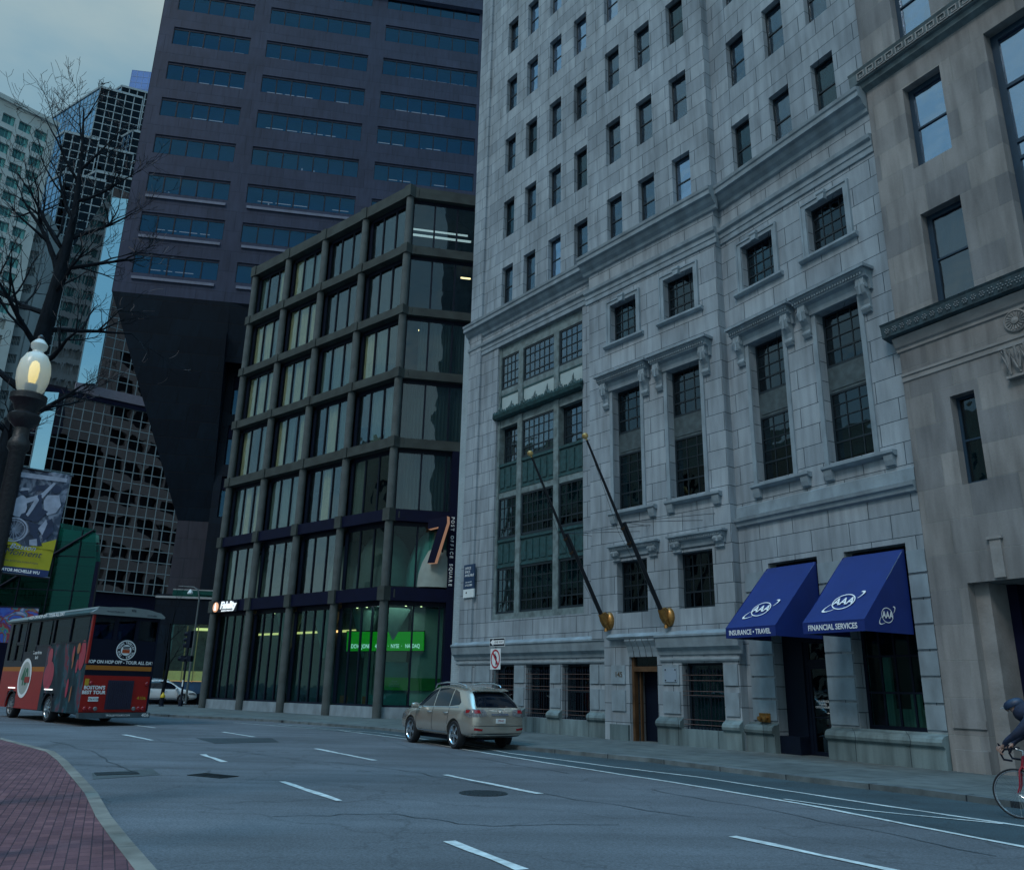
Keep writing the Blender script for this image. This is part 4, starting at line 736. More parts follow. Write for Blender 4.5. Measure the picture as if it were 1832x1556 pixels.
# building signs
FI = thing('bank_sign', 'illuminated white Fidelity sign on the dark beam at the far corner of the glass building', 'sign', FD @ T3((-14.35, -0.2, 6.02)))
b = MB(); b.box(-1.4, 1.25, -0.08, 0.02, -0.33, 0.33); b.build('panel', DARK, FI)
LIT = mat('lit sign letters', (0.9, 0.95, 1), emit=((0.9, 0.97, 1.0), 0.35), var=0)
txt('Fidelity', 0.62, LIT, FI, WM[FI] @ T3((0.28, -0.1, 0.06)), 'lettering', 0.02, 0.95, shear=0.2, bold=0.018); txt('INVESTMENTS', 0.13, LIT, FI, WM[FI] @ T3((0.2, -0.1, -0.26)), 'lettering', 0.01, 1.5)
b = MB(); b.lathe([(0.3, 0), (0.3, 0.04), (0.02, 0.05)], 20, T3((-1.08, -0.09, 0.0)) @ Matrix.Rotation(PI / 2, 4, 'X')); b.build('emblem', mat('orange lit emblem', (0.6, 0.35, 0.2), emit=((0.9, 0.45, 0.25), 0.35), var=0.2), FI)
b = MB(); b.prism([(-1.2, -0.2), (-0.96, -0.2), (-1.0, 0.1), (-1.08, 0.26), (-1.16, 0.1)], -0.16, -0.13, 'y'); b.build('emblem_figure', LIT, FI)
SV = thing('number_sign', 'large copper sided number 7 standing off the dark corner above the street', 'sign', FE @ T3((2.45, -0.5, 8.9)) @ Matrix.Rotation(rad(-34), 4, 'Z'))
P7 = [(-0.5, 1.02), (0.58, 1.2), (0.6, 0.85), (-0.02, -1.22), (-0.44, -1.22), (0.12, 0.66), (-0.5, 0.56)]
b = MB(); n = len(P7); b.add([(x, 0.0, z) for x, z in P7] + [(x, 0.3, z) for x, z in P7], [(i, (i + 1) % n, n + (i + 1) % n, n + i) for i in range(n)])
b.build('sides', mat('lit copper edge', (0.5, 0.3, 0.2), 0.4, metal=0.3, emit=((0.8, 0.42, 0.26), 0.14), var=0.1), SV); b = MB(); b.prism(P7, -0.02, 0.0, 'y'); b.build('face', NAVY, SV)
PS = thing('building_name_sign', 'vertical white lettering POST OFFICE SQUARE on the dark fin right of the number sign', 'sign', FE @ T3((3.33, -0.13, 10.15)))
for i, ch in enumerate('POST OFFICE SQUARE'):
    if ch != ' ': txt(ch, 0.24, WLETTER, PS, WM[PS] @ T3((0.0, -0.01, -i * 0.207)) @ Matrix.Rotation(rad(90), 4, 'Y'), 'letter', 0.01, 1.0, bold=0.004)
OS = thing('office_space_sign', 'dark blue and white OFFICE SPACE AVAILABLE board on the stone pier', 'sign', FA @ T3((-3.54, -0.16, 6.0)))
b = MB(); b.box(-0.39, 0.39, -0.03, 0.03, -0.36, 0.7); b.build('blue_board', mat('dark blue sign', (0.008, 0.035, 0.09), 0.5, var=0.05), OS); b = MB(); b.box(-0.39, 0.39, -0.03, 0.03, -0.72, -0.36); b.build('white_board', WHITEP, OS)
txt('OFFICE\nSPACE\nAVAILABLE', 0.155, WLETTER, OS, WM[OS] @ T3((-0.3, -0.035, 0.38)), 'lettering', 0.002, 0.9, 'LEFT'); txt('Jones Lang LaSalle', 0.07, WLETTER, OS, WM[OS] @ T3((0.0, -0.035, -0.06)), 'lettering', 0.002, 0.9); txt('617.523.8000', 0.12, WLETTER, OS, WM[OS] @ T3((0.0, -0.035, -0.2)), 'lettering', 0.002, 0.8)
txt('▲', 0.12, NAVY, OS, WM[OS] @ T3((-0.15, -0.035, -0.5)), 'mark', 0.002)
# traffic signs on one post
SG = Fr(-0.42, 30.5, SZ)
sp_ = thing('sign_post', 'grey steel sign post on the pavement behind the champagne SUV', 'post', SG)
b = MB(); b.prism([(-0.035, -0.01), (-0.02, -0.03), (0.02, -0.03), (0.035, -0.01), (0.035, 0.01), (-0.035, 0.01)], 0, 3.25, 'z'); b.build('post', mat('galvanised post', (0.09, 0.13, 0.15), 0.5, metal=0.5, var=0.3), sp_)
Fs = Fr(-0.38, 30.44, 0, -52)
ow = thing('one_way_sign', 'black and white ONE WAY arrow sign on top of the post behind the SUV', 'sign', Fs @ T3((0.05, -0.02, 3.16)))
b = MB(); b.box(-0.45, 0.45, -0.008, 0, -0.15, 0.15); b.build('plate', WHITEP, ow); b = MB(); b.box(-0.43, 0.43, -0.012, -0.009, -0.13, 0.13); b.build('black_field', DARK, ow)
b = MB(); b.prism([(-0.41, 0), (-0.22, 0.12), (-0.22, 0.07), (0.4, 0.07), (0.4, -0.07), (-0.22, -0.07), (-0.22, -0.12)], -0.016, -0.013, 'y'); b.build('arrow', WLETTER, ow); txt('ONE WAY', 0.11, DARK, ow, WM[ow] @ T3((0.1, -0.018, 0)), 'lettering', 0.001)
nt_ = thing('no_turn_sign', 'white sign with a red circle and slash over an arrow, below the one way sign', 'sign', Fs @ T3((0.0, -0.045, 2.58)))
b = MB(); b.box(-0.3, 0.3, -0.008, 0, -0.36, 0.36); b.build('plate', WHITEP, nt_)
b = MB(); n = 32
for i in range(n):
    t0, t1 = 2 * PI * i / n, 2 * PI * (i + 1) / n; b.poly([(0.27 * math.cos(t0), -0.012, 0.33 * math.sin(t0)), (0.27 * math.cos(t1), -0.012, 0.33 * math.sin(t1)), (0.215 * math.cos(t1), -0.012, 0.27 * math.sin(t1)), (0.215 * math.cos(t0), -0.012, 0.27 * math.sin(t0))])
b.prism([(-0.2, 0.22), (-0.15, 0.27), (0.2, -0.2), (0.15, -0.25)], -0.014, -0.012, 'y'); b.build('red_circle', mat('red sign paint', (0.35, 0.006, 0.03), 0.5, var=0), nt_)
b = MB(); b.prism([(0.02, -0.22), (0.08, -0.22), (0.08, 0.05), (0.0, 0.14), (0.0, 0.2), (-0.12, 0.1), (0.0, 0.0), (0.0, 0.06), (0.02, 0.04)], -0.011, -0.009, 'y'); b.build('arrow', DARK, nt_)

# ================================================================ DARK GRANITE TOWER
TW = thing('granite_tower', 'massive dark maroon granite office tower with ribbon windows and a flaring black underside', 'building', FT)
cols_ = [(-20.98, -14.04, 5), (-12.56, -3.01, 7), (-1.56, 7.77, 7)]; SP = 3.955; NR = 10
ops = []
for j in range(NR):
    zt = 36.45 + j * SP
    for (a, c, n) in cols_:
        if j == 9 and a > -14: continue
        ops.append((a, c, zt - 1.95, zt, 0.5))
        def mk(a=a, c=c, n=n):
            b = MB(); w_ = c - a; b.box(0, w_, 0, 0.06, 0, 0.05).box(0, w_, 0, 0.06, 1.68, 1.74); [b.box(w_ * i / n - 0.05, w_ * i / n + 0.05, -0.02, 0.06, 0.05, 1.68) for i in range(n + 1)]; return b.mesh('window', DARK)
        o = place(bpy.data.objects.new('window', cached(('tw', n, a), mk)), TW, FT @ T3((a, 0.05, zt - 1.95)))
        place(bpy.data.objects.new('pane', cached(('tp', n, a), lambda: MB().box(0.05, c - a - 0.05, 0.04, 0.05, 0.05, 1.68).mesh('pane', G_TOWER))), o)
w = MB(); wall(w, -22.25, 9.6, 32.6, 74.0, ops); [w.box(a - .1, c + .1, 0.1, 0.6, zt - 0.24, zt - 0.02) for (a, c, n) in cols_ for zt in [36.45 + j * SP for j in range(NR if a < -14 else 9)]]
w.box(-22.25, -22.2, 0, 14, 32.6, 74).box(9.55, 9.6, 0, 14, 0, 74).box(-22.25, 9.6, 0, 14, 74, 74.2); w.build('wall', TOWERST, TW)
w = MB(); wall(w, -15.3, 9.6, 0, 74, [(-14.5 + 4.0 * i, -11.2 + 4.0 * i, 2.2 + SP * k, 4.3 + SP * k, 0.4) for k in range(17) for i in range(6)]); me_ = w.mesh('rear_wall', mat('brown rear granite', (0.5, 0.38, 0.34), 0.8, var=0.15)); me_.transform(T3((0, 14, 0)) @ Matrix.Diagonal((1, -1, 1, 1))); place(bpy.data.objects.new('rear_wall', me_), TW)
w = MB(); w.box(-15.2, 9.5, 13.3, 13.5, 0, 73.8); w.build('rear_windows', DARK, TW); w = MB(); w.box(-22.2, -15.35, 13.9, 14, 32.7, 74); w.build('rear_wing', MATS['brown rear granite'], TW)
b = MB(); [b.box(a, c, -0.14, -0.002, 33.9 + j * SP, 34.15 + j * SP) for j in range(3) for (a, c) in ((-20.9, -14.2), (-12.4, -3.2), (-1.4, 7.6))]; b.each('sill_course', mat('pale granite sill', (0.09, 0.11, 0.17), 0.5, var=0.2), TW)
b = MB(); b.prism([(0, 67.3), (-0.35, 67.5), (-0.35, 68.3), (0, 68.5)], -13.4, 9.6, 'x'); b.build('top_ledge', TOWERST, TW)
w = MB(); w.box(-22, 9.4, 2.4, 2.5, 32.8, 73.5); w.build('interior', mat('deep blue office interior', (0.004, 0.14, 0.26), 0.9, var=0.3, scale=0.5), TW)
w = MB(); r = random.Random(9); WL = mat('office tube light', (1, 0.7, 0.6), emit=((1.0, 0.42, 0.28), 0.35), var=0)
for j in range(NR):
    z = 36.45 + j * SP - 0.95
    for (a, c, n) in cols_:
        if r.random() < 0.5:
            x = a + r.random() * 3
            while x < c - 1.4: L = 0.7 + r.random() * 0.9; w.box(x, x + L, 1.2, 1.26, z, z + 0.05); x += L + 0.25 + (r.random() < .3) * 2
        for q in range(r.randint(0, 3)): x = a + 0.3 + r.random() * (c - a - 0.6); w.box(x, x + 0.1, 1.1, 1.2, z - 0.6 + 0.5 * r.random(), z - 0.5 + 0.5 * r.random())
w.build('ceiling_light', WL, TW)
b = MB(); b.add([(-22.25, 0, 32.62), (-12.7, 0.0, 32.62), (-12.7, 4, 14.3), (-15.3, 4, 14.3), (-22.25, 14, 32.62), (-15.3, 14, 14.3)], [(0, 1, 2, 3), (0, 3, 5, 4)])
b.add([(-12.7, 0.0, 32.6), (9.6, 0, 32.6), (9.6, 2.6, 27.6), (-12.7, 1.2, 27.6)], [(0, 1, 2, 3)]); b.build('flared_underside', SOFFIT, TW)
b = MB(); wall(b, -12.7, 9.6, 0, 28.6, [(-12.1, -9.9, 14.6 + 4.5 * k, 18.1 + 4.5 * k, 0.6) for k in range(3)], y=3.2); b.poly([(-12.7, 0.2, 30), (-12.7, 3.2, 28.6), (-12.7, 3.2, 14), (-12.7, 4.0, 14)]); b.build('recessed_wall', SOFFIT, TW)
for k in range(3):
    window(TW, FT, -12.1, -9.9, 14.6 + 4.5 * k, 17.0 + 4.5 * k, 3.5, 2, (), 0.08, 0.08, g=G_TOWER, fm=DARK); b = MB(); b.box(-12.1, -9.9, 3.4, 3.5, 17.0 + 4.5 * k, 18.1 + 4.5 * k); b.build('dark_panel', NAVY, TW)
b = MB(); wall(b, -15.3, 9.6, 8.2, 14.3, [(-12.3, -10.9, 9.6, 12.6, 0.3)], y=4.0); b.build('lower_wall', TANST, TW); window(TW, FT, -12.3, -10.9, 9.6, 12.6, 4.15, 2, (), 0.06, g=G_SKY, fm=DARK, blind=1.0, bm=CREAM_REFL)  # full cream sheet stands in for the gold reflection in this pane
# podium with shopfront at the foot of the tower
FP = Fr(-23.276, 63.892, 0, 8.0)
PD = thing('tower_podium', 'low dark podium with glass balustrade and amber lit shop window below the tower', 'building', FP)
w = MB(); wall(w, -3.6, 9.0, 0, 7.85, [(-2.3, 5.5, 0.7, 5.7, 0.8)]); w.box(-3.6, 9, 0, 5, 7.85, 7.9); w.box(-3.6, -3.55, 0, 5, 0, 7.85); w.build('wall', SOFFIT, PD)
b = MB(); b.box(-3.6, 9, -0.1, 0.0, 7.6, 7.75).box(-2.4, 6, -0.1, 0.0, 8.22, 8.3); b.each('balcony_rail', mat('pale metal rail', (0.3, 0.32, 0.33), 0.5), PD); b = MB(); b.box(-2.4, 6, -0.06, -0.03, 7.75, 8.22); b.build('balustrade_glass', G_TEAL, PD)
b = MB(); b.box(-2.25, 5.5, 0.4, 0.5, 0.7, 1.55); b.build('blue_panel', mat('blue shop panel', (0.006, 0.05, 0.12), 0.6), PD)
b = MB(); b.box(-2.25, 5.5, 0.5, 0.7, 1.55, 2.3); b.build('counter', mat('lit amber counter', (0.4, 0.27, 0.1), emit=((0.9, 0.55, 0.2), 0.18), var=0.2), PD)  # glow of the shop put into the counter as emission
b = MB(); [b.box(x, x + 0.06, 0.35, 0.45, 1.5, 5.6) for x in (-1.1, -0.3, 0.6, 1.6)]; b.each('amber_post', mat('glowing amber wood post', (0.3, 0.16, 0.05), 0.6, emit=((0.9, 0.5, 0.2), 0.06)), PD)  # posts glow faintly, warm shop light put in as emission
b = MB(); b.box(-0.7, 5.4, 0.9, 1.0, 5.3, 5.5); b.each('light_strip', LAMPM if False else mat('warm shop light', (1, 0.8, 0.5), emit=((1, 0.65, 0.25), 0.8), var=0), PD)
b = MB(); b.box(-2.3, 5.5, 0.3, 0.31, 1.6, 5.7); b.build('pane', G_SHOP, PD); b = MB(); b.box(-2.3, 5.5, 1.4, 1.5, 0.7, 5.7); b.build('interior', mat('amber dim interior', (0.05, 0.07, 0.06), 0.8, var=0.5), PD)

# ================================================================ MIRROR GLASS TOWER
def gridmesh(b, x0, x1, z0, z1, dx, dz, y=-0.06, t=0.09, t2=None):
    n = int(round((x1 - x0) / dx)); m_ = int(round((z1 - z0) / dz)); t2 = t2 or t
    for i in range(n + 1): x = x0 + (x1 - x0) * i / n; b.box(x - t / 2, x + t / 2, y, 0, z0, z1)
    for j in range(m_ + 1): z = z0 + (z1 - z0) * j / m_; b.box(x0, x1, y + 0.012, 0, z - t2 / 2, z + t2 / 2)
MULL = mat('pale aluminium mullion', (0.2, 0.26, 0.29), 0.5, metal=0.2, var=0.1)
MI = thing('mirror_glass_building', 'dark mirror glass building with a pale square mullion grid left of the tower', 'building', FM)
b = MB(); b.box(-13.3, 6, 0.02, 20, 10.9, 60).box(-17.4, -13.3, 0.02, 20, 10.9, 33.2); b.build('mirror_glass', G_MIRROR, MI)
b = MB(); b.box(-13.2, 5.9, 0.3, 19.8, 11, 59.8).box(-17.3, -13.3, 0.3, 19.8, 11, 33.0); b.build('core', mat('navy core', (0.003, 0.01, 0.022), 0.9), MI)
b = MB(); gridmesh(b, -13.3, 6, 34.0, 60, 1.05, 1.27); gridmesh(b, -17.4, 6, 10.9, 32.3, 1.05, 1.27); b.build('mullion_grid', MULL, MI)
b = MB(); b.prism([(-13.3, 0.0), (-11.5, -1.08), (-11.5, 0.0)], 34.05, 58.5, 'z'); b.prism([(-16.3, 0.0), (-15.0, -0.78), (-15.0, 0.0)], 21.0, 32.2, 'z'); b.each('added_sky_facet', G_FACET, MI)  # facets added on a flat facade to mirror strips of bright sky
b = MB(); b.box(-13.4, 6, -0.4, 0, 32.9, 34.0); b.build('ledge', mat('pinkish grey ledge', (0.15, 0.14, 0.18), 0.6), MI); b = MB(); b.box(-17.6, 6, -0.3, 0, 32.3, 32.8); b.build('ledge', NAVY, MI)
b = MB(); b.box(-17, 6, 0.3, 12, 8.9, 10.8); b.build('base', NAVY, MI); b = MB(); b.box(-17, 6, 1.5, 1.6, 0, 8.8); b.build('lobby_glass', mat('pale lobby reflection', (0.12, 0.2, 0.2), 0.3, var=0.5, scale=1.2), MI)  # lobby panes: pale mottled colour painted for what the glass reflects
FS = Matrix()
def prism_tower(P, top, Ld, Lb, name, label, dz=3.6, cap=0.0):
    """saw-tooth glass shaft: near corner P, dark face to the right, blue face to the left"""
    t = thing(name, label, 'building', Fr(P[0], P[1]), 'saw tooth shafts of the mirror glass skyscraper')
    for az, L, g, gx in ((23.0, Ld, G_DKMIR, 1.5), (146.7 - 180, Lb, G_BLUE, 1.5)):
        F = Fr(P[0], P[1], 0, az); s0, s1 = (0.0, L) if az > 0 else (-L, 0.0)
        b = MB(); b.box(s0, s1, 0.02, 0.3, 0, top); b.build('mirror_glass', g, t, F); b = MB(); b.box(s0 + .05, s1 - .05, 0.35, 0.6, 0, top - .1); b.build('core', MATS['navy core'], t, F)
        b = MB(); gridmesh(b, s0, s1, top - 95, top, L / max(1, round(L / 1.9)), 2.05, t=0.22 if az > 0 else 0.15, t2=0.2 if az > 0 else 0.09); b.box(s0, s1, -0.2, 0, top - 0.1, top + 0.5); b.build('mullion_grid', MULL, t, F)
    F = Fr(P[0], P[1], 0, 0); d1 = Vector((math.cos(rad(23)), math.sin(rad(23)))) * Ld; d2 = -Vector((math.cos(rad(-33.3)), math.sin(rad(-33.3)))) * Lb
    b = MB(); b.poly([(0, 0, top), (d1.x, d1.y, top), (d1.x + d2.x, d1.y + d2.y, top), (d2.x, d2.y, top)]); b.build('roof', NAVY, t, F)
    return t
for P, top, Ld, Lb, lb in (((-108.26, 185.76), 155.6, 14, 9, 'mirror glass shaft reaching highest, right under the blue penthouse'), ((-107.19, 174.74), 146.0, 10, 24, 'mirror glass shaft with the long pale blue face against the sky'),
                           ((-96.96, 174.92), 133.2, 9, 8, 'mirror glass shaft stepping down beside the dark tower'), ((-103.73, 159.19), 120.7, 7, 9, 'mirror glass shaft on the left beside the white building'),
                           ((-101.39, 166.57), 122.8, 9, 9, 'mirror glass shaft in the middle of the stepped group behind the tree trunk'), ((-94.66, 158.95), 110.2, 12, 10, 'mirror glass shaft lower and nearest the dark tower'), ((-96.95, 151.66), 104.8, 8, 6, 'mirror glass shaft lowest and leftmost of the stepped group')):
    prism_tower(P, top, Ld, Lb, 'glass_shaft', lb)
ph = thing('penthouse_block', 'bright blue glass penthouse block at the very top of the mirror skyscraper', 'building', Fr(-112.6, 196.8, 0, 8))
b = MB(); b.box(0.0, 16, 0, 10, 100, 170.6); b.build('glass_wall', mat('blue glass wall', (0.08, 0.2, 0.5), 0.25, var=0.15, scale=0.2), ph); b = MB(); gridmesh(b, 0, 16, 140, 170.6, 1.6, 2.0, t=0.1); b.build('mullion_grid', mat('blue mullion', (0.12, 0.24, 0.45), 0.4), ph)
# ================================================================ WHITE TOWER AND GREY LATTICE TOWER far left
WT = thing('white_concrete_tower', 'white concrete tower with square punched teal windows at the upper left edge', 'building', Fr(-89.696, 144.411, 0, 51.3))
WC = mat('white concrete', (0.36, 0.4, 0.4), 0.8, var=0.15, scale=0.3); FW = WM[WT]; ops = []
for j in range(22):
    for i in range(9):
        if len(ops) >= 190: break
        a = -14.95 - 2.94 + 2.94 * (i - 3); zt = 105.15 - 3.12 * j; ops.append((a, a + 2.2, zt - 2.0, zt, 0.6))
ops = [o for o in ops if o[0] > -27 and o[1] < -5.6]
w = MB(); wall(w, -27, -5.35, 40, 108.6, ops); w.box(-27, -5.35, 0.7, 20, 0, 108.6).box(-27.2, -5.2, -0.5, 0, 107.6, 108.6).box(-27, -5.35, 0, 0.7, 0, 40); w.build('wall', WC, WT)
vis = sorted(ops, key=lambda o: -o[2] - 0.0 * o[0])[:96]
for i, o_ in enumerate(vis):
    def mk():
        b = MB(); b.box(0, 2.2, 0.5, 0.55, 0, 2.0); return b.mesh('window', mat('teal window glass', (0.015, 0.12, 0.14), 0.1, var=0.4, scale=0.7))
    wi = place(bpy.data.objects.new('window', cached('ww', mk)), WT, FW @ T3((o_[0], 0, o_[2])))
    place(bpy.data.objects.new('mullion', cached('wwm', lambda: MB().box(1.05, 1.12, 0.44, 0.5, 0, 2).box(1.6, 2.2, 0.45, 0.5, 0, 2.0).mesh('mullion', mat('pale teal reveal', (0.1, 0.36, 0.36), 0.3)))), wi)
GT = thing('lattice_tower', 'grey concrete tower with rows of small latticed windows behind the tree', 'building', Fr(-97, 141, 0, 14)); FG = WM[GT]
GC = mat('grey concrete facade', (0.16, 0.2, 0.22), 0.8, var=0.15, scale=0.3); ops = [(-12.6 + 3.6 * i, -9.9 + 3.6 * i, 86 - 3.6 * j, 87.8 - 3.6 * j, 0.5) for j in range(17) for i in range(5)]
w = MB(); wall(w, -13.5, 5, 20, 89.0, ops); w.box(-13.5, 5, 0.7, 15, 0, 89.0); w.build('wall', GC, GT)
for o_ in ops[:96]:
    wi = place(bpy.data.objects.new('window', cached('gw', lambda: MB().box(0, 2.7, 0.42, 0.48, 0, 1.9).mesh('window', mat('dark lattice glass', (0.01, 0.06, 0.09), 0.15, var=0.2)))), GT, FG @ T3((o_[0], 0, o_[2])))
    def lat():
        b = MB(); [b.box(0.27 * q - 0.05, 0.27 * q + 0.05, 0.2, 0.41, 0, 1.9) for q in range(1, 10)]; b.box(0, 2.7, 0.25, 0.4, 0.9, 1.0); return b.mesh('lattice', GC)
    place(bpy.data.objects.new('lattice', cached('gl', lat)), wi)
# ================================================================ TEAL GLASS PAVILION and mural
FG8 = Fr(-36.216, 65.676, 0, 10)
TP = thing('teal_glass_pavilion', 'green teal glass pavilion with diagonal bracing behind the tour bus', 'building', FG8)
b = MB(); b.prism([(-14, 6.2), (3.0, 6.2), (3.0, 10.6), (2.55, 13.2), (-6, 14.4), (-14, 15.4)], 0.02, 0.1, 'y'); b.build('glass_wall', G_TEAL, TP)
b = MB(); b.prism([(-14, 6.3), (2.9, 6.3), (2.9, 10.6), (2.4, 13.0), (-14, 15.2)], 1.6, 1.7, 'y'); b.build('inner_wall', mat('teal interior wall', (0.035, 0.17, 0.15), 0.8, var=0.4, scale=0.6, stretch=(1, 1, 4)), TP)
b = MB(); [b.box(-14, 2.9, -0.05, 0.01, z, z + 0.06) for z in (8.2, 10.9)]; [b.box(x, x + 0.07, -0.08, 0.015, 6.2, 13.3 - 0.13 * x) for x in (-9, -6.8, -4.6, -2.4, -0.2, 1.6)]
for (a, z0, c, z1) in ((2.5, 13.1, -8, 4.9), (-2, 13.8, -12, 6.2), (-10, 6.2, -3, 13)): b.tube([(a, -0.2, z0), (c, -0.2, z1)], 0.09, 6)
[b.box(-14, 2.6, 1.2, 1.5, z, z + 0.12) for z in (7.1, 7.8, 8.9, 9.6, 10.3, 11.6, 12.2)]; b.build('steel_bracing', DARK, TP)
b = MB(); b.box(-14, 3.0, 0.5, 1.5, 0, 6.2); b.build('base', NAVY, TP); b = MB(); b.box(3.02, 3.3, -0.1, 0.3, 0, 10.6); b.build('side_wall', NAVY, TP)
mu_ = thing('mural_panel', 'colourful blue red and green mural panel low behind the bus at the left edge', 'mural', FG8 @ T3((-4.5, -3.0, 5.6)))
mm = mat('mural paint', (0.1, 0.1, 0.2), 0.6, var=0); nn = mm.node_tree.nodes; vt = nn.new('ShaderNodeTexNoise'); vt.inputs['Scale'].default_value = 0.9; vt.inputs['Detail'].default_value = 2.5; vt.inputs['Distortion'].default_value = 2.0; t_ = nn.new('ShaderNodeTexCoord'); lnk(mm, t_.outputs['Object'], vt.inputs['Vector'])
rp = nn.new('ShaderNodeValToRGB'); rp.color_ramp.elements[0].position = 0.3; rp.color_ramp.elements[0].color = (0.02, 0.04, 0.3, 1); rp.color_ramp.elements[1].position = 0.7; rp.color_ramp.elements[1].color = (0.3, 0.35, 0.5, 1)
for p_, c_ in ((0.42, (0.03, 0.1, 0.45, 1)), (0.5, (0.12, 0.02, 0.06, 1)), (0.56, (0.3, 0.03, 0.05, 1)), (0.6, (0.02, 0.25, 0.15, 1)), (0.65, (0.03, 0.06, 0.35, 1))):
    e_ = rp.color_ramp.elements.new(p_); e_.color = c_
lnk(mm, vt.outputs['Fac'], rp.inputs[0]); lnk(mm, rp.outputs[0], nn['Principled BSDF'].inputs['Base Color'])
b = MB(); b.box(-6, 5.0, -0.05, 0.05, -1.6, 1.0); b.build('panel', mm, mu_); b = MB(); [b.box(x, x + 0.12, -0.02, 0.02, -5.56, -1.6) for x in (-5, 0, 4.5)]; b.box(-6.05, 5.05, -0.08, -0.05, 0.95, 1.05); b.build('frame', DARK, mu_)

# ================================================================ VEHICLES
def evaluated(o):
    dg = bpy.context.evaluated_depsgraph_get(); dg.update(); me = bpy.data.meshes.new_from_object(o.evaluated_get(dg)); return me
def grid_clip(poly, step=0.06):
    """dense patch of a convex 2D polygon"""
    xs = [p[0] for p in poly]; ys = [p[1] for p in poly]; x0, x1, y0, y1 = min(xs), max(xs), min(ys), max(ys)
    bm = bmesh.new(); nx = max(1, int((x1 - x0) / step)); ny = max(1, int((y1 - y0) / step))
    V = [[bm.verts.new((x0 + (x1 - x0) * i / nx, y0 + (y1 - y0) * j / ny, 0)) for j in range(ny + 1)] for i in range(nx + 1)]
    for i in range(nx):
        for j in range(ny): bm.faces.new((V[i][j], V[i + 1][j], V[i + 1][j + 1], V[i][j + 1]))
    A = sum(poly[i][0] * poly[(i + 1) % len(poly)][1] - poly[(i + 1) % len(poly)][0] * poly[i][1] for i in range(len(poly))); P = poly if A > 0 else poly[::-1]
    for i in range(len(P)):
        a, c = P[i], P[(i + 1) % len(P)]; n = Vector((c[1] - a[1], -(c[0] - a[0]), 0))
        if n.length < 1e-9: continue
        bmesh.ops.bisect_plane(bm, geom=bm.verts[:] + bm.edges[:] + bm.faces[:], plane_co=Vector((a[0], a[1], 0)), plane_no=n.normalized(), clear_outer=True)
    bm.verts.ensure_lookup_table(); vs = [v.co.copy() for v in bm.verts]; ix = {v: i for i, v in enumerate(bm.verts)}; fs = [[ix[v] for v in f.verts] for f in bm.faces]; bm.free(); return vs, fs
def decal(bvh, poly, way, off, name, m, parent, step=0.06):
    """patch laid onto a body: way 'L','R' side (x,z), 'B','F' rear/front (y,z)"""
    vs, fs = grid_clip(poly, step); D = {'L': (0, -1, 0), 'R': (0, 1, 0), 'B': (1, 0, 0), 'F': (-1, 0, 0)}[way]; D = Vector(D); out = []; bad = set()
    for i, v in enumerate(vs):
        o = Vector((v.x, 0, v.y)) - D * 5 if way in 'LR' else Vector((0, v.x, v.y)) - D * 5
        h = bvh.ray_cast(o, D)
        if h[0] is None: bad.add(i); out.append((0, 0, 0)); continue
        n = h[1]; n = n if n.dot(D) < 0 else -n; out.append(tuple(h[0] + n * off))
    b = MB(); b.add(out, [f for f in fs if not any(i in bad for i in f)])
    return b.build(name, m, parent, smooth=True) if b.f else None
def wheel(par, F, x, y, z, r, w, rimm, side, spokes=5, hub=0.0):
    Mx = F @ T3((x, y, z)) @ Matrix.Rotation(-side * PI / 2, 4, 'X'); b = MB(); h = w / 2
    b.lathe([(r * 0.66, -h * 0.9), (r * 0.9, -h), (r * 0.98, -h * 0.75), (r, -h * 0.3), (r, h * 0.3), (r * 0.98, h * 0.75), (r * 0.9, h), (r * 0.68, h * 0.92), (r * 0.64, h * 0.5)], 30); o = b.build('wheel', RUBBER, par, Mx, smooth=True)
    b = MB(); b.lathe([(r * 0.7, h * 0.93), (r * 0.68, h * 0.95), (r * 0.63, h * 0.8), (r * 0.6, h * 0.3)], 30); b.f = b.f[:-2]
    for k in range(spokes):
        t = 2 * PI * k / spokes + 0.3; c, s = math.cos(t), math.sin(t); ww_ = r * (0.115 if spokes <= 6 else 0.06)
        pts = [(0.1 * r, ww_ * 1.1), (0.4 * r, ww_ * 0.8), (0.66 * r, ww_ * 1.25), (0.66 * r, -ww_ * 1.25), (0.4 * r, -ww_ * 0.8), (0.1 * r, -ww_ * 1.1)]; q = [(px * c - py * s, px * s + py * c) for px, py in pts]; b.prism(q, h * 0.55, h * 0.82, 'z')
    b.lathe([(r * 0.17, h * 0.5), (r * 0.17, h * 0.86), (r * 0.1, h * (0.92 + hub)), (0.01, h * (0.93 + hub))], 16); b.build('rim', rimm, o, smooth=True)
    b = MB(); b.lathe([(r * 0.62, 0), (r * 0.62, h * 0.1)], 20); b.build('brake', DARK, o); return o
CARGLASS = mat('tinted car glass', (0.003, 0.006, 0.012), 0.04, var=0.0, spec=0.6)
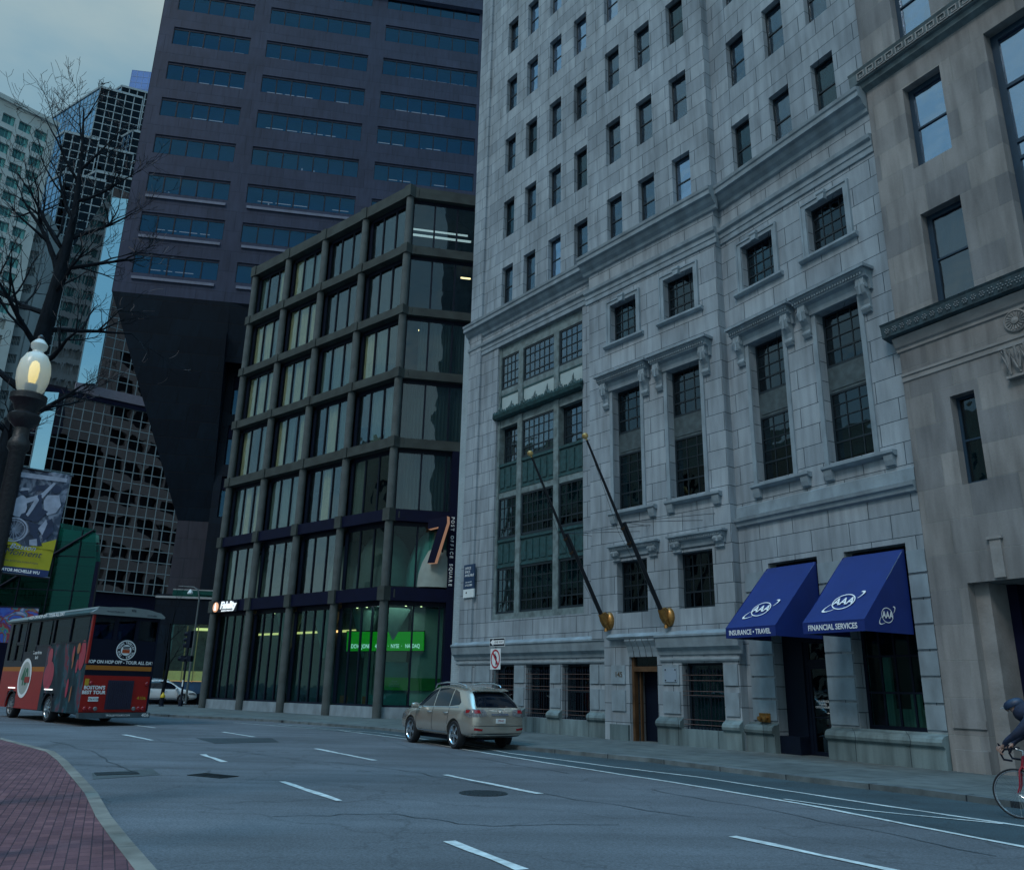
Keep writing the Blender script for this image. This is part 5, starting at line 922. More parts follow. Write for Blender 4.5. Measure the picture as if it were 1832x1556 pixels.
def build_suv(F, paint, label, name, cat, group=None, detail=True):
    C = thing(name, label, cat, F, group)
    S = [(-2.40, .42, .72, .80, .88, .60), (-2.36, .36, .84, .93, 1.0, .70), (-2.24, .32, .91, 1.02, 1.14, .74), (-2.04, .30, .935, 1.06, 1.36, .70), (-1.74, .30, .94, 1.07, 1.57, .63), (-1.25, .30, .94, 1.05, 1.66, .62), (-.6, .30, .94, 1.03, 1.71, .63),
         (.1, .30, .94, 1.01, 1.69, .63), (.45, .3, .94, 1.0, 1.61, .63), (.85, .3, .94, .99, 1.36, .67), (1.2, .3, .935, .98, 1.09, .76), (1.65, .3, .92, .95, 1.02, .76), (2.05, .33, .87, .86, .93, .70), (2.26, .4, .79, .73, .80, .62), (2.35, .47, .68, .62, .68, .55)]
    b = MB(); k = 10
    for (x, zb, hw, bz, tz, rw) in S:
        lo = tz - bz < 0.2; mid = bz + (tz - bz) * 0.45
        half = [(0, zb), (hw * .78, zb), (hw * .965, zb + .07), (hw, zb + (bz - zb) * .42), (hw * .985, bz - .13), (hw * .955, bz), ((hw * .955 + rw) / 2 + .02, mid), (rw + .03, tz - (.02 if lo else .09)), (rw * .8, tz - (.005 if lo else .015)), (0, tz + .01)]
        b.v += [(x, y, z) for y, z in half] + [(x, -y, z) for y, z in half[-2:0:-1]]
    n = 2 * k - 2
    for i in range(len(S) - 1):
        for j in range(n): b.f.append((i * n + j, i * n + (j + 1) % n, (i + 1) * n + (j + 1) % n, (i + 1) * n + j))
    b.f.append(tuple(range(n))); b.f.append(tuple((len(S) - 1) * n + j for j in range(n)))
    body = b.build('body', paint, C, smooth=False); ss = body.modifiers.new('s', 'SUBSURF'); ss.levels = ss.render_levels = 2
    cut = MB()
    for x in (-1.37, 1.37):
        for s in (-1, 1): cut.tube([(x, s * 0.66, .37), (x, s * 1.2, .37)], .425, 32)
    co = bpy.data.objects.new('cut', cut.mesh('cut')); COL.objects.link(co); co.matrix_world = F; bo = body.modifiers.new('b', 'BOOLEAN'); bo.object = co; bo.operation = 'DIFFERENCE'; bo.solver = 'EXACT'
    bpy.context.view_layer.update(); me = evaluated(body); body.modifiers.clear(); body.data = me; bpy.data.objects.remove(co); me.name = 'body'
    me.polygons.foreach_set('use_smooth', [True] * len(me.polygons)); me.set_sharp_from_angle(angle=rad(42)); me.materials.clear(); me.materials.append(paint)
    bvh = BVHTree.FromPolygons([v.co for v in me.vertices], [p.vertices for p in me.polygons]); e = 0.006
    for w_ in 'LR':
        for poly, nm in (([(.98, 1.07), (.72, 1.28), (.42, 1.47), (.02, 1.565), (-.03, 1.08)], 'side_window'), ([(-.09, 1.085), (-.06, 1.57), (-.5, 1.59), (-.93, 1.56), (-.98, 1.10)], 'side_window'), ([(-1.03, 1.105), (-.99, 1.555), (-1.25, 1.49), (-1.6, 1.22), (-1.55, 1.15)], 'quarter_window')): decal(bvh, poly, w_, e, nm, CARGLASS, C)
        decal(bvh, [(1.0, 1.04), (1.0, 1.06), (-1.55, 1.10), (-1.55, 1.075)], w_, e + .004, 'window_trim', CHROME, C)
        decal(bvh, [(-.045, .38), (-.065, .38), (-.07, 1.06), (-.05, 1.06)], w_, 0.003, 'door_seam', DARK, C); decal(bvh, [(.98, .5), (.96, .5), (.98, 1.05), (1.0, 1.05)], w_, 0.003, 'door_seam', DARK, C); decal(bvh, [(-.98, .62), (-1.0, .62), (-1.06, 1.07), (-1.04, 1.07)], w_, 0.003, 'door_seam', DARK, C)
        decal(bvh, [(.92, .30), (.92, .40), (-.92, .40), (-.92, .30)], w_, 0.008, 'sill_panel', DARK, C); decal(bvh, [(.9, .405), (.9, .43), (-.9, .43), (-.9, .405)], w_, 0.012, 'sill_trim', CHROME, C)
        s = 1 if w_ == 'L' else -1
        b = MB(); [b.tube([(x, s * 0.93, .93), (x - .06, s * .975, .935), (x - .18, s * .975, .935), (x - .24, s * .93, .93)], .016, 6) for x in (.22, -.78)]; b.build('door_handle', CHROME, C, smooth=True)
        b = MB(); b.lathe([(0.01, -.12), (.07, -.11), (.1, -.03), (.1, .05), (.06, .1), (.01, .11)], 12, T3((.83, s * 1.04, 1.08)) @ Matrix.Diagonal((.7, 1.1, .85, 1)) @ Matrix.Rotation(PI / 2, 4, 'X')); b.tube([(.85, s * .88, 1.0), (.84, s * 1.0, 1.05)], .03, 6); b.build('wing_mirror', paint, C, smooth=True)
        b = MB(); b.tube([(.35, s * .6, 1.60), (.2, s * .63, 1.70), (-.4, s * .64, 1.745), (-1.1, s * .63, 1.73), (-1.45, s * .61, 1.66), (-1.5, s * .6, 1.62)], [.02, .022, .022, .022, .022, .014], 8); b.build('roof_rail', CHROME, C, smooth=True)
        decal(bvh, [(-1.93, .92), (-1.9, .99), (-2.1, 1.06), (-2.36, 1.02), (-2.36, .86), (-2.2, .84)], w_, e + .004, 'tail_light', mat('clear lamp lens', (0.14, 0.15, 0.16), 0.1, var=0.5, scale=25, coat=0.5), C); decal(bvh, [(-2.02, .95), (-2.02, 1.03), (-2.2, 1.03), (-2.16, .96)], w_, e + .009, 'brake_lens', mat('red lamp lens', (0.25, 0.008, 0.015), 0.15, var=0.1, coat=0.5), C)
        decal(bvh, [(1.75, .70), (1.7, .80), (2.0, .84), (2.3, .74), (2.3, .66)], w_, e, 'headlight', MATS['clear lamp lens'], C)
        wheel(C, F, -1.37, s * .80, .37, .37, .24, CHROME, s); wheel(C, F, 1.37, s * .80, .37, .37, .24, CHROME, s)
        decal(bvh, [(s * .42, .90), (s * .48, 1.04), (s * .84, 1.06), (s * .84, .86), (s * .6, .86)], 'B', e + .004, 'tail_light', MATS['clear lamp lens'], C); decal(bvh, [(s * .62, .95), (s * .64, 1.03), (s * .8, 1.03), (s * .8, .95)], 'B', e + .009, 'brake_lens', MATS['red lamp lens'], C)
        decal(bvh, [(s * .58, .50), (s * .56, .55), (s * .82, .58), (s * .82, .52)], 'B', e + .003, 'reflector', MATS['red lamp lens'], C)
        decal(bvh, [(s * .40, .60), (s * .36, .70), (s * .7, .74), (s * .7, .62)], 'F', e, 'headlight', MATS['clear lamp lens'], C)
    decal(bvh, [(-.7, 1.10), (.7, 1.10), (.69, 1.18), (.54, 1.50), (-.54, 1.50), (-.69, 1.18)], 'B', e, 'rear_window', CARGLASS, C); decal(bvh, [(-.70, 1.12), (.70, 1.12), (.55, 1.56), (-.55, 1.56)], 'F', e, 'windscreen', CARGLASS, C)
    decal(bvh, [(-.84, .44), (-.84, .28), (.84, .28), (.84, .44)], 'B', 0.01, 'lower_bumper', DARK, C); decal(bvh, [(-.86, .625), (.86, .625), (.86, .637), (-.86, .637)], 'B', 0.004, 'tailgate_seam', DARK, C); decal(bvh, [(-.4, .5), (.4, .5), (.45, .66), (-.45, .66)], 'F', 0.01, 'grille', DARK, C)
    decal(bvh, [(-.3, .90), (.3, .90), (.28, .94), (-.28, .94)], 'B', 0.022, 'tailgate_handle', CHROME, C)
    b = MB(); b.box(-2.46, -2.44, -.16, .16, .70, .82); pt = b.build('number_plate', WHITEP, C); txt('27BV63', 0.075, mat('red plate letters', (0.3, 0.02, 0.03), 0.5, var=0), C, F @ T3((-2.462, 0, .76)) @ Matrix.Rotation(-PI / 2, 4, 'Z'), 'plate_lettering', 0.001, 0.9)
    b = MB(); n = 20; [b.tube([(-2.455 + .03 * (z0 - 1), .07 * math.cos(2 * PI * i / n), 1.0 + .048 * math.sin(2 * PI * i / n)), (-2.455, .07 * math.cos(2 * PI * (i + 1) / n), 1.0 + .048 * math.sin(2 * PI * (i + 1) / n))], .007, 5) for i in range(n) for z0 in (1,)]; b.tube([(-2.45, .02, 1.03), (-2.455, .03, .98), (-2.455, -.04, .98)], .008, 5); b.build('emblem', CHROME, C)
    b = MB(); b.tube([(-2.05, .5, .26), (-2.34, .5, .26)], .035, 10); b.box(-1.2, 1.6, -.6, .6, .2, .32); b.build('underside', DARK, C)
    b = MB(); b.prism([(-1.74, 1.60), (-1.95, 1.555), (-1.96, 1.53), (-1.78, 1.54)], -.56, .56, 'y'); b.build('spoiler', paint, C)
    return C
CHAMP = mat('champagne metallic paint', (0.46, 0.44, 0.385), 0.24, metal=0.6, var=0.03, coat=0.9)
WCAR = mat('white car paint', (0.62, 0.68, 0.7), 0.3, var=0.02, coat=0.6)
build_suv(Fr(-1.46, 26.1, RZ, 123) @ Matrix.Diagonal((0.99, 0.97, 1.02, 1)), CHAMP, 'champagne metallic SUV with roof rails parked at the kerb, seen from behind', 'parked_suv', 'car')
build_suv(Fr(-25.0, 62.6, RZ, 25), WCAR, 'white SUV half hidden behind the tour bus, facing right', 'parked_car', 'car')

# ---- tour bus
FBUS = Fr(-14.70, 32.45, RZ, 136)
BU = thing('tour_bus', 'red and black trolley style tour bus with a pale arched roof', 'bus', FBUS)
BBLK = mat('bus black paint', (0.004, 0.007, 0.02), 0.4, var=0.15, spec=0.2); BRED = mat('bus red paint', (0.27, 0.014, 0.012), 0.4, var=0.12, spec=0.25); BOR = mat('bus orange stripe', (0.36, 0.13, 0.02), 0.5, var=0.05, spec=0.2)
BART = mat('bus painted wrap', (0.02, 0.06, 0.08), 0.45, var=0, spec=0.2); nn = BART.node_tree.nodes; vt = nn.new('ShaderNodeTexNoise'); vt.inputs['Scale'].default_value = 1.1; vt.inputs['Detail'].default_value = 4; vt.inputs['Distortion'].default_value = 1.2; mp_ = nn.new('ShaderNodeMapping'); mp_.inputs['Scale'].default_value = (1.4, 1, 0.7); t_ = nn.new('ShaderNodeTexCoord'); lnk(BART, t_.outputs['Object'], mp_.inputs[0]); lnk(BART, mp_.outputs[0], vt.inputs['Vector'])
rp = nn.new('ShaderNodeValToRGB'); rp.color_ramp.elements[0].position = 0.3; rp.color_ramp.elements[0].color = (0.003, 0.01, 0.02, 1); rp.color_ramp.elements[1].position = 0.82; rp.color_ramp.elements[1].color = (0.04, 0.15, 0.2, 1)
for p_, c_ in ((0.5, (0.005, 0.028, 0.042, 1)), (0.57, (0.01, 0.07, 0.1, 1)), (0.64, (0.15, 0.012, 0.03, 1)), (0.67, (0.01, 0.08, 0.12, 1))): e_ = rp.color_ramp.elements.new(p_); e_.color = c_
lnk(BART, vt.outputs['Fac'], rp.inputs[0]); lnk(BART, rp.outputs[0], nn['Principled BSDF'].inputs['Base Color'])
H_ = 1.25; L_ = 9.8; SW = [(.3, 2.1, 3.0, 3.92), (2.22, 3.95, 3.0, 3.92), (4.07, 5.8, 2.95, 3.92), (5.92, 7.2, 2.7, 3.92), (7.5, 8.4, 2.35, 3.0), (7.5, 8.4, 3.12, 3.92), (8.55, 9.4, 2.35, 3.92)]
def sidewall(s, x0, x1, z0, z1, ops, name, m, cy=0.0):
    b = MB(); wall(b, x0, x1, z0, z1, ops, d=0.06); o = b.mesh(name, m); M = FBUS @ T3((0, s * H_, 0)) @ (Matrix.Rotation(PI, 4, 'Z') @ Matrix.Diagonal((-1, 1, 1, 1)) if s > 0 else Matrix())
    o.transform(M.copy() if False else (T3((0, s * H_, 0)) @ (Matrix.Diagonal((1, -1, 1, 1)) if s > 0 else Matrix()))); return place(bpy.data.objects.new(name, o), BU)
arch = [(3.4, .5), (7.95, .5)]
for s in (1, -1):
    ao = [(x - .58, x + .58, .2, 1.08) for x, _ in arch]
    sidewall(s, 0.0, 4.4, .42, 4.0, SW + ao, 'wrap_panel', BART); sidewall(s, 4.4, L_, 2.08, 4.0, SW, 'upper_panel', BBLK); sidewall(s, 4.4, L_, .42, 1.9, ao, 'lower_panel', BRED); sidewall(s, 4.4, L_, 1.9, 2.08, [], 'stripe', BOR)
    for q, (a, c, z0, z1) in enumerate(SW):
        b = MB(); y = s * (H_ - .03); b.box(a, c, y - .005, y + .005, z0, z1); wn_ = b.build('window', glass('bus window glass', (0.3, 0.4, 0.45), 0.03, gz=0.1) if 'bus window glass' not in MATS else MATS['bus window glass'], BU)
        b = MB(); y = s * H_; b.box(a - .05, c + .05, y - .02, y + .02, z0 - .05, z0).box(a - .05, c + .05, y - .02, y + .02, z1, z1 + .04).box(a - .05, a, y - .02, y + .02, z0, z1).box(c, c + .05, y - .02, y + .02, z0, z1); b.build('frame', BBLK, wn_)
    for x, _ in arch:
        wheel(BU, FBUS, x, s * (H_ - .2), .5, .5, .32, CHROME if x < 5 else mat('scuffed steel rim', (0.25, 0.28, 0.3), 0.5, metal=0.6, var=0.4, scale=20), s, 8)
        b = MB(); y = s * (H_ + .004); n = 14
        for i in range(n):
            t0, t1 = PI * i / n, PI * (i + 1) / n; b.poly([(x + .58, y, 1.08)] if False else [(x + .6 * math.cos(t0), y, .48 + .6 * math.sin(t0)), (x + .6 * math.cos(t1), y, .48 + .6 * math.sin(t1)), (x + .68 * math.cos(t1), y, .48 + .68 * math.sin(t1)), (x + .68 * math.cos(t0), y, .48 + .68 * math.sin(t0))])
        b.build('wheel_arch_trim', BBLK, BU)
        b = MB(); b.box(x - .6, x + .6, s * (H_ - .5), s * (H_ - .42), .42, 1.2); b.build('wheel_well', DARK, BU)
        b = MB(); b.box(x - .35, x + .5, s * (H_ + .0), s * (H_ + .03), 1.2, 1.24); b.build('fender_light', mat('white marker light', (1, 1, 1), emit=((1, 1, 1), 0.7), var=0), BU)
RW = [(-1.2, -.45, 3.1, 3.85), (-.3, .36, 3.1, 3.85), (.5, 1.2, 3.1, 3.85)]
FR = FBUS @ Matrix.Rotation(-PI / 2, 4, 'Z')     # rear face frame: x to the right (bus right side), facing -y = backwards
b = MB(); wall(b, -H_, H_, 2.14, 4.0, RW, d=0.06); b.build('rear_panel', BBLK, BU, FR); b = MB(); wall(b, -H_, H_, 1.78, 1.98, []); b.build('rear_band', BBLK, BU, FR); b = MB(); b.box(-H_, H_, -.012, .02, 1.98, 2.14); b.build('rear_stripe', BOR, BU, FR); b = MB(); wall(b, -H_, H_, .48, 1.78, []); b.build('rear_lower_panel', BRED, BU, FR)
for (a, c, z0, z1) in RW:
    b = MB(); b.box(a, c, .03, .04, z0, z1); b.build('rear_window', MATS['bus window glass'], BU, FR)
b = MB(); b.box(-H_ - .02, -H_ + .06, -.03, .1, 2.2, 4.0); b.build('red_corner_trim', BRED, BU, FR); b = MB(); b.box(H_ - .05, H_ + .02, -.02, .05, .5, 4.0); b.build('corner_trim', BBLK, BU, FR)
b = MB()
for i in range(12):
    x = -.32 + i * .075; b.box(x, x + .03, -.05, -.01, .62, 1.58)
b.box(-.36, .6, -.03, -.005, .58, 1.62); b.build('engine_grille', mat('dark louvred grille', (0.012, 0.012, 0.035), 0.5, var=0.2), BU, FR)
b = MB(); b.box(-1.28, 1.3, -.2, .1, .28, .46); b.build('bumper', mat('grey steel bumper', (0.06, 0.09, 0.11), 0.5, metal=0.4, var=0.3), BU, FR)
for x, m_ in ((-1.05, 'red'), (-.86, 'red'), (-.68, 'clear'), (.72, 'clear'), (.9, 'red'), (1.07, 'red'), (-.96, 'red'), (1.1, 'red')):
    z = .6 if m_ != 'x' else 0
    if x in (-.96, 1.1): z = 1.5
    b = MB(); b.lathe([(.075, 0), (.075, .03), (.06, .045), (.01, .05)], 14, T3((x, 0, z)) @ Matrix.Rotation(PI / 2, 4, 'X')); b.build('tail_light', MATS[m_ + ' lamp lens'], BU, FR)
b = MB(); b.box(-1.19, -1.05, -.02, 0, 1.42, 1.66); b.build('amber_marker', mat('amber marker', (0.45, 0.28, 0.02), 0.4), BU, FR)
txt("BOSTON'S\nBEST TOUR", .17, WLETTER, BU, FR @ T3((-.82, -.012, 1.26)), 'rear_slogan', .002, .95, bold=.006); b = MB(); b.box(-.98, -.62, -.02, 0, .86, 1.02); b.build('number_plate', WHITEP, BU, FR); txt('CN 4128', .1, NAVY, BU, FR @ T3((-.8, -.024, .94)), 'plate_lettering', .001)
txt('HOP ON HOP OFF - TOUR ALL DAY', .165, WLETTER, BU, FR @ T3((0, -.006, 2.27)), 'rear_lettering', .002, .94, bold=.004); txt('4106', .17, mat('yellow lettering', (0.4, 0.3, 0.02), 0.5, var=0), BU, FR @ T3((.97, -.006, .98)), 'fleet_number', .002); txt('406', .19, WLETTER, BU, FR @ T3((1.12, -.21, .37)), 'bumper_number', .002); txt('TROLLEYTOURS.COM', .09, WLETTER, BU, FR @ T3((.1, -.21, .37)), 'bumper_lettering', .002)
txt('OLD TOWN TROLLEY', .0001, WLETTER, BU, FR, 'unused') if False else None
# roundel
def disc(b, r0, r1, cx, cz, y, n=32, sx=1.0):
    for i in range(n):
        t0, t1 = 2 * PI * i / n, 2 * PI * (i + 1) / n; b.poly([(cx + sx * r0 * math.cos(t0), y, cz + r0 * math.sin(t0)), (cx + sx * r0 * math.cos(t1), y, cz + r0 * math.sin(t1)), (cx + sx * r1 * math.cos(t1), y, cz + r1 * math.sin(t1)), (cx + sx * r1 * math.cos(t0), y, cz + r1 * math.sin(t0))])
b = MB(); disc(b, .335, .37, .12, 2.73, -.008); disc(b, .0, .2, .12, 2.73, -.008); b.build('roundel', WLETTER, BU, FR)
b = MB(); b.box(-.02, .26, -.016, -.01, 2.62, 2.75); b.build('roundel_trolley', mat('orange red lettering', (0.4, 0.06, 0.01), 0.5, var=0), BU, FR); b = MB(); b.box(0.0, .24, -.016, -.01, 2.77, 2.81).box(-.02, .26, -.016, -.01, 2.83, 2.87); b.build('roundel_roof', NAVY, BU, FR)
for i, ch in enumerate('OLD TOWN TROLLEY TOURS · '):
    t = PI * 1.25 - i * 2 * PI / 25
    if ch != ' ': txt(ch, .11, WLETTER, BU, FR @ T3((.12 + .268 * math.cos(t), -.008, 2.73 + .268 * math.sin(t))) @ Matrix.Rotation(PI / 2 - t, 4, 'Y'), 'roundel_letter', .001, bold=.003)
# roof
P = [(-1.36, 3.98), (-1.38, 4.05), (-1.2, 4.18), (-.7, 4.28), (0, 4.32), (.7, 4.28), (1.2, 4.18), (1.38, 4.05), (1.36, 3.98)]
ROOFP = mat('pale roof paint', (0.16, 0.2, 0.21), 0.5, var=0.1)
b = MB(); b.prism(P, -.18, .1, 'x'); b.build('roof_end', ROOFP, BU); b = MB(); b.prism([(y * .985, z) for y, z in P], .1, 9.7, 'x'); b.build('roof', mat('dark roof wrap', (0.02, 0.06, 0.07), 0.4, var=0.3), BU); b = MB(); b.prism([(y, z + .01) for y, z in P], 7.2, 10.0, 'x'); b.build('front_roof', ROOFP, BU)
b = MB(); b.prism([(-.8, 4.28), (-.75, 4.36), (.75, 4.36), (.8, 4.28)], 1.0, 7, 'x'); b.build('roof_vent', ROOFP, BU)
txt('406', .13, NAVY, BU, FR @ T3((.12, -.185, 4.2)), 'roof_number', .002); txt('TROLLEYTOURS.COM', .07, NAVY, BU, FR @ T3((-.55, -.185, 4.11)), 'roof_lettering', .002, .95); txt('617-321-8363', .08, NAVY, BU, FR @ T3((.85, -.185, 4.06)), 'roof_lettering', .002, .8)
FLS = FBUS @ T3((0, H_, 0)) @ Matrix.Rotation(PI, 4, 'Z')   # left side frame: local x runs backwards
txt('HOP ON HOP OFF - TOUR ALL DAY', .2, WLETTER, BU, FLS @ T3((-4.9, -.125, 4.1)), 'side_lettering', .002, 1.3, bold=.004); txt('Because the tea\nSee It', .2, WLETTER, BU, FLS @ T3((-5.55, -.01, 2.55)), 'side_slogan', .002, .8)
b = MB(); disc(b, .66, .8, -6.6, 1.63, -.012); b.build('side_ring', WLETTER, BU, FLS); b = MB(); disc(b, .0, .66, -6.6, 1.63, -.01); b.build('side_disc', mat('pale disc', (0.33, 0.38, 0.36), 0.5, var=.1), BU, FLS)
txt('40', .95, mat('green numerals', (0.02, 0.13, 0.07), 0.5, var=0), BU, FLS @ T3((-6.6, -.016, 1.65)), 'side_numerals', .002, .8, bold=.03); b = MB(); b.box(-6.5, -5.9, -.03, -.02, 1.45, 1.68); b.build('side_ribbon', BRED, BU, FLS)
b = MB(); [b.poly([(cx + rx * math.cos(2 * PI * i / 20), -.008 - .002 * q, cz + rz * math.sin(2 * PI * i / 20)) for i in range(20)]) for q, (cx, cz, rx, rz) in enumerate([(-3.75, 1.75, .55, .55), (-3.9, 2.45, .25, .35), (-.5, 2.5, .3, .55), (-1.5, 1.3, .12, .35), (-1.4, 2.55, .12, .3), (-.85, 2.1, .1, .25)])]; b.each('red_balloon', mat('crimson wrap paint', (0.3, 0.008, 0.04), 0.35, var=0.3, scale=2), BU, FLS)
b = MB(); [b.poly([(cx + rx * math.cos(2 * PI * i / 20), -.03 - .002 * q, cz + rz * math.sin(2 * PI * i / 20)) for i in range(20)]) for q, (cx, cz, rx, rz) in enumerate([(-.9, 2.75, .16, .2), (-1.3, 2.3, .06, .3), (-1.0, 1.1, .06, .3)])]; b.each('orange_figure', mat('orange wrap paint', (0.3, 0.1, 0.03), 0.4, var=0.3), BU, FLS)
b = MB(); b.box(.05, 9.6, -.8, .8, .35, 1.35); b.build('chassis', DARK, BU); b = MB(); b.box(L_ - .03, L_, -H_, H_, .42, 2.1); b.build('front_panel', BRED, BU); b = MB(); b.box(L_, L_ + .02, -H_ + .1, H_ - .1, 2.1, 3.9); b.build('windscreen', MATS['bus window glass'], BU); b = MB(); b.box(L_ - .03, L_, -H_, H_, 3.9, 4.0); b.build('front_header', BBLK, BU)
b = MB()
for i in range(6):
    for s in (-1, 1): x = .8 + i * 1.25; b.box(x, x + .12, s * .65 - .45, s * .65 + .45, 2.1, 3.15); b.box(x, x + .5, s * .65 - .45, s * .65 + .45, 2.0, 2.15)
b.build('seats', mat('dark bus seats', (0.03, 0.04, 0.05), 0.8), BU)

# ---- fire hydrant and traffic signals
hy = thing('fire_hydrant', 'black fire hydrant with a yellow cap in front of the white SUV', 'fire hydrant', Fr(-21.6, 54.2, SZ))
b = MB(); b.lathe([(.16, 0), (.16, .05), (.11, .08), (.11, .5), (.14, .52)], 14); b.build('barrel', DARK, hy, smooth=True); b = MB(); b.lathe([(.15, .52), (.15, .6), (.11, .7), (.05, .76), (.04, .82), (.01, .83)], 14); b.build('cap', mat('yellow paint', (0.55, 0.4, 0.02), 0.5), hy, smooth=True)
b = MB(); [b.tube([(0, 0, .42), (s * .2, 0, .42)], .055, 8) for s in (-1, 1)]; b.build('outlet', DARK, hy)
ts = thing('traffic_signal', 'black traffic signal post with stacked hooded lamps seen from behind on the corner', 'traffic signal', Fr(-20.8, 55.2, SZ, -25))
b = MB(); b.lathe([(.14, 0), (.14, .25), (.07, .4), (.06, 4.6)], 10); b.build('post', DARK, ts, smooth=True)
for (x, z, n) in ((0.05, 3.6, 3), (-.22, 2.75, 1), (.3, 2.75, 1)):
    b = MB(); b.box(x - .17, x + .17, -.12, .12, z, z + .36 * n)
    for i in range(n): zc = z + .18 + .36 * i; b.tube([(x - .1, 0, zc), (x - .42, 0, zc - .02)], [.15, .13], 10, cap=False)
    b.build('signal_head', DARK, ts)
b = MB(); b.box(-.05, .05, -.07, -.06, 1.2, 1.6); b.build('post_notice', WHITEP, ts)
lp = thing('street_light', 'tall grey street light arm beside the podium behind the bus', 'street lamp', Fr(-21.9, 60.6, SZ))
b = MB(); b.tube([(-.6, 0, 0), (-.6, 0, 7.3), (-.75, 0, 7.9), (-1.1, 0, 8.1), (-2.2, 0, 8.15)], [.08, .06, .05, .045, .04], 8); b.build('post', mat('grey steel post', (0.1, 0.13, 0.14), 0.5), lp, smooth=True); b = MB(); b.lathe([(.2, 7.6), (.2, 7.7), (.1, 7.85), (.03, 7.95)], 12, T3((-1.3, 0, 0))); b.build('lamp', WHITEP, lp)

# ================================================================ ACORN STREET LAMP, BANNER AND TREES
sl_ = thing('acorn_street_lamp', 'black fluted street lamp with a frosted acorn globe lit yellow inside', 'street lamp', Fr(-4.93, 7.89, SZ))
PK = mat('black cast lamp iron', (0.006, 0.009, 0.014), 0.45, var=0.2, bump=0.3)
b = MB(); b.lathe([(.2, 0), (.2, .2), (.15, .35), (.13, .8), (.085, 1.0), (.075, 3.7), (.1, 3.74), (.1, 3.8), (.075, 3.85), (.07, 3.95), (.14, 4.02), (.15, 4.08), (.1, 4.12), (.13, 4.2), (.17, 4.24), (.17, 4.3), (.1, 4.33)], 16); b.build('post', PK, sl_, smooth=True)
GL = bpy.data.materials.new('frosted lamp globe'); GL.use_nodes = True; q = GL.node_tree.nodes['Principled BSDF']; q.inputs['Base Color'].default_value = (0.82, 0.88, 0.86, 1); q.inputs['Roughness'].default_value = 0.25; q.inputs['Alpha'].default_value = 0.62
b = MB(); b.lathe([(.09, 4.3), (.125, 4.36), (.15, 4.46), (.155, 4.56), (.14, 4.66), (.1, 4.74), (.055, 4.77), (.05, 4.79), (.075, 4.82), (.08, 4.86), (.05, 4.9), (.03, 4.92)], 24); b.build('globe', GL, sl_, smooth=True)
b = MB(); b.lathe([(.05, 4.32), (.06, 4.42), (.03, 4.43)], 12); b.build('lamp_holder', PK, sl_, smooth=True); b = MB(); b.lathe([(.03, 4.43), (.045, 4.5), (.05, 4.6), (.035, 4.66), (.01, 4.68)], 14); b.build('bulb', mat('yellow lit bulb', (1, 0.8, 0.2), emit=((1.0, 0.72, 0.15), 0.7), var=0), sl_, smooth=True); b = MB(); b.lathe([(.035, 4.92), (.03, 4.95), (.01, 4.97)], 10); b.build('finial', PK, sl_)
ba = thing('street_banner', 'hanging city banner with a grey photograph above a yellow panel and a navy strip', 'banner', Fr(-5.08, 7.795, 0, 30.6) @ Matrix.Rotation(rad(2.5), 4, 'Y'))
BG = mat('grey photo print', (0.2, 0.25, 0.32), 0.8, var=0); nn = BG.node_tree.nodes; vt = nn.new('ShaderNodeTexNoise'); vt.inputs['Scale'].default_value = 7; vt.inputs['Detail'].default_value = 6; vt.inputs['Distortion'].default_value = 1.5; mp_ = nn.new('ShaderNodeMapping'); mp_.inputs['Scale'].default_value = (1.6, 1, 1); t_ = nn.new('ShaderNodeTexCoord'); lnk(BG, t_.outputs['Object'], mp_.inputs[0]); lnk(BG, mp_.outputs[0], vt.inputs['Vector']); rp = nn.new('ShaderNodeValToRGB'); rp.color_ramp.elements[0].position = .42; rp.color_ramp.elements[0].color = (.03, .05, .09, 1); rp.color_ramp.elements[1].position = .6; rp.color_ramp.elements[1].color = (.2, .24, .32, 1); lnk(BG, vt.outputs['Fac'], rp.inputs[0]); lnk(BG, rp.outputs[0], nn['Principled BSDF'].inputs['Base Color'])
b = MB(); nx = 6
def ban(z0, z1, m, name, dy=0.0, P=None):
    b = MB(); n = 10
    for i in range(n):
        a, c = .03 + .5 * i / n, .03 + .5 * (i + 1) / n; f = lambda x: .015 * math.sin(x * 11) + dy; b.add([(a, f(a), z0), (c, f(c), z0), (c, f(c), z1), (a, f(a), z1), (a, f(a) + .004, z0), (c, f(c) + .004, z0), (c, f(c) + .004, z1), (a, f(a) + .004, z1)], [(0, 1, 2, 3), (7, 6, 5, 4), (0, 4, 5, 1), (3, 2, 6, 7)])
    return b.build(name, m, ba)
ban(2.83, 3.6, BG, 'photo_panel'); YEL = mat('yellow banner cloth', (0.36, 0.34, 0.015), 0.8, var=0.1); ban(2.63, 2.83, YEL, 'yellow_panel'); ban(2.56, 2.63, mat('navy banner cloth', (0.01, 0.03, 0.12), 0.8, var=0.05), 'navy_strip')
b = MB(); b.poly([(.03, -.016, 2.83), (.26, -.016, 2.83), (.03, -.016, 2.95)]); b.poly([(.3, -.018, 2.83), (.53, -.018, 2.83), (.53, -.018, 2.94)]); b.build('yellow_corners', YEL, ba)
MG = mat('dark print ink', (0.015, 0.03, 0.07), 0.8, var=0.3, scale=12); LG = mat('light print ink', (0.27, 0.32, 0.42), 0.8, var=0.25, scale=14)
def flat(b, pts, y=-.02): b.poly([(x, y, z) for x, z in pts])
b = MB(); disc(b, .105, .12, .15, 2.98, -.022); disc(b, .088, .094, .15, 2.98, -.022); disc(b, .0, .014, .15, 2.98, -.022)
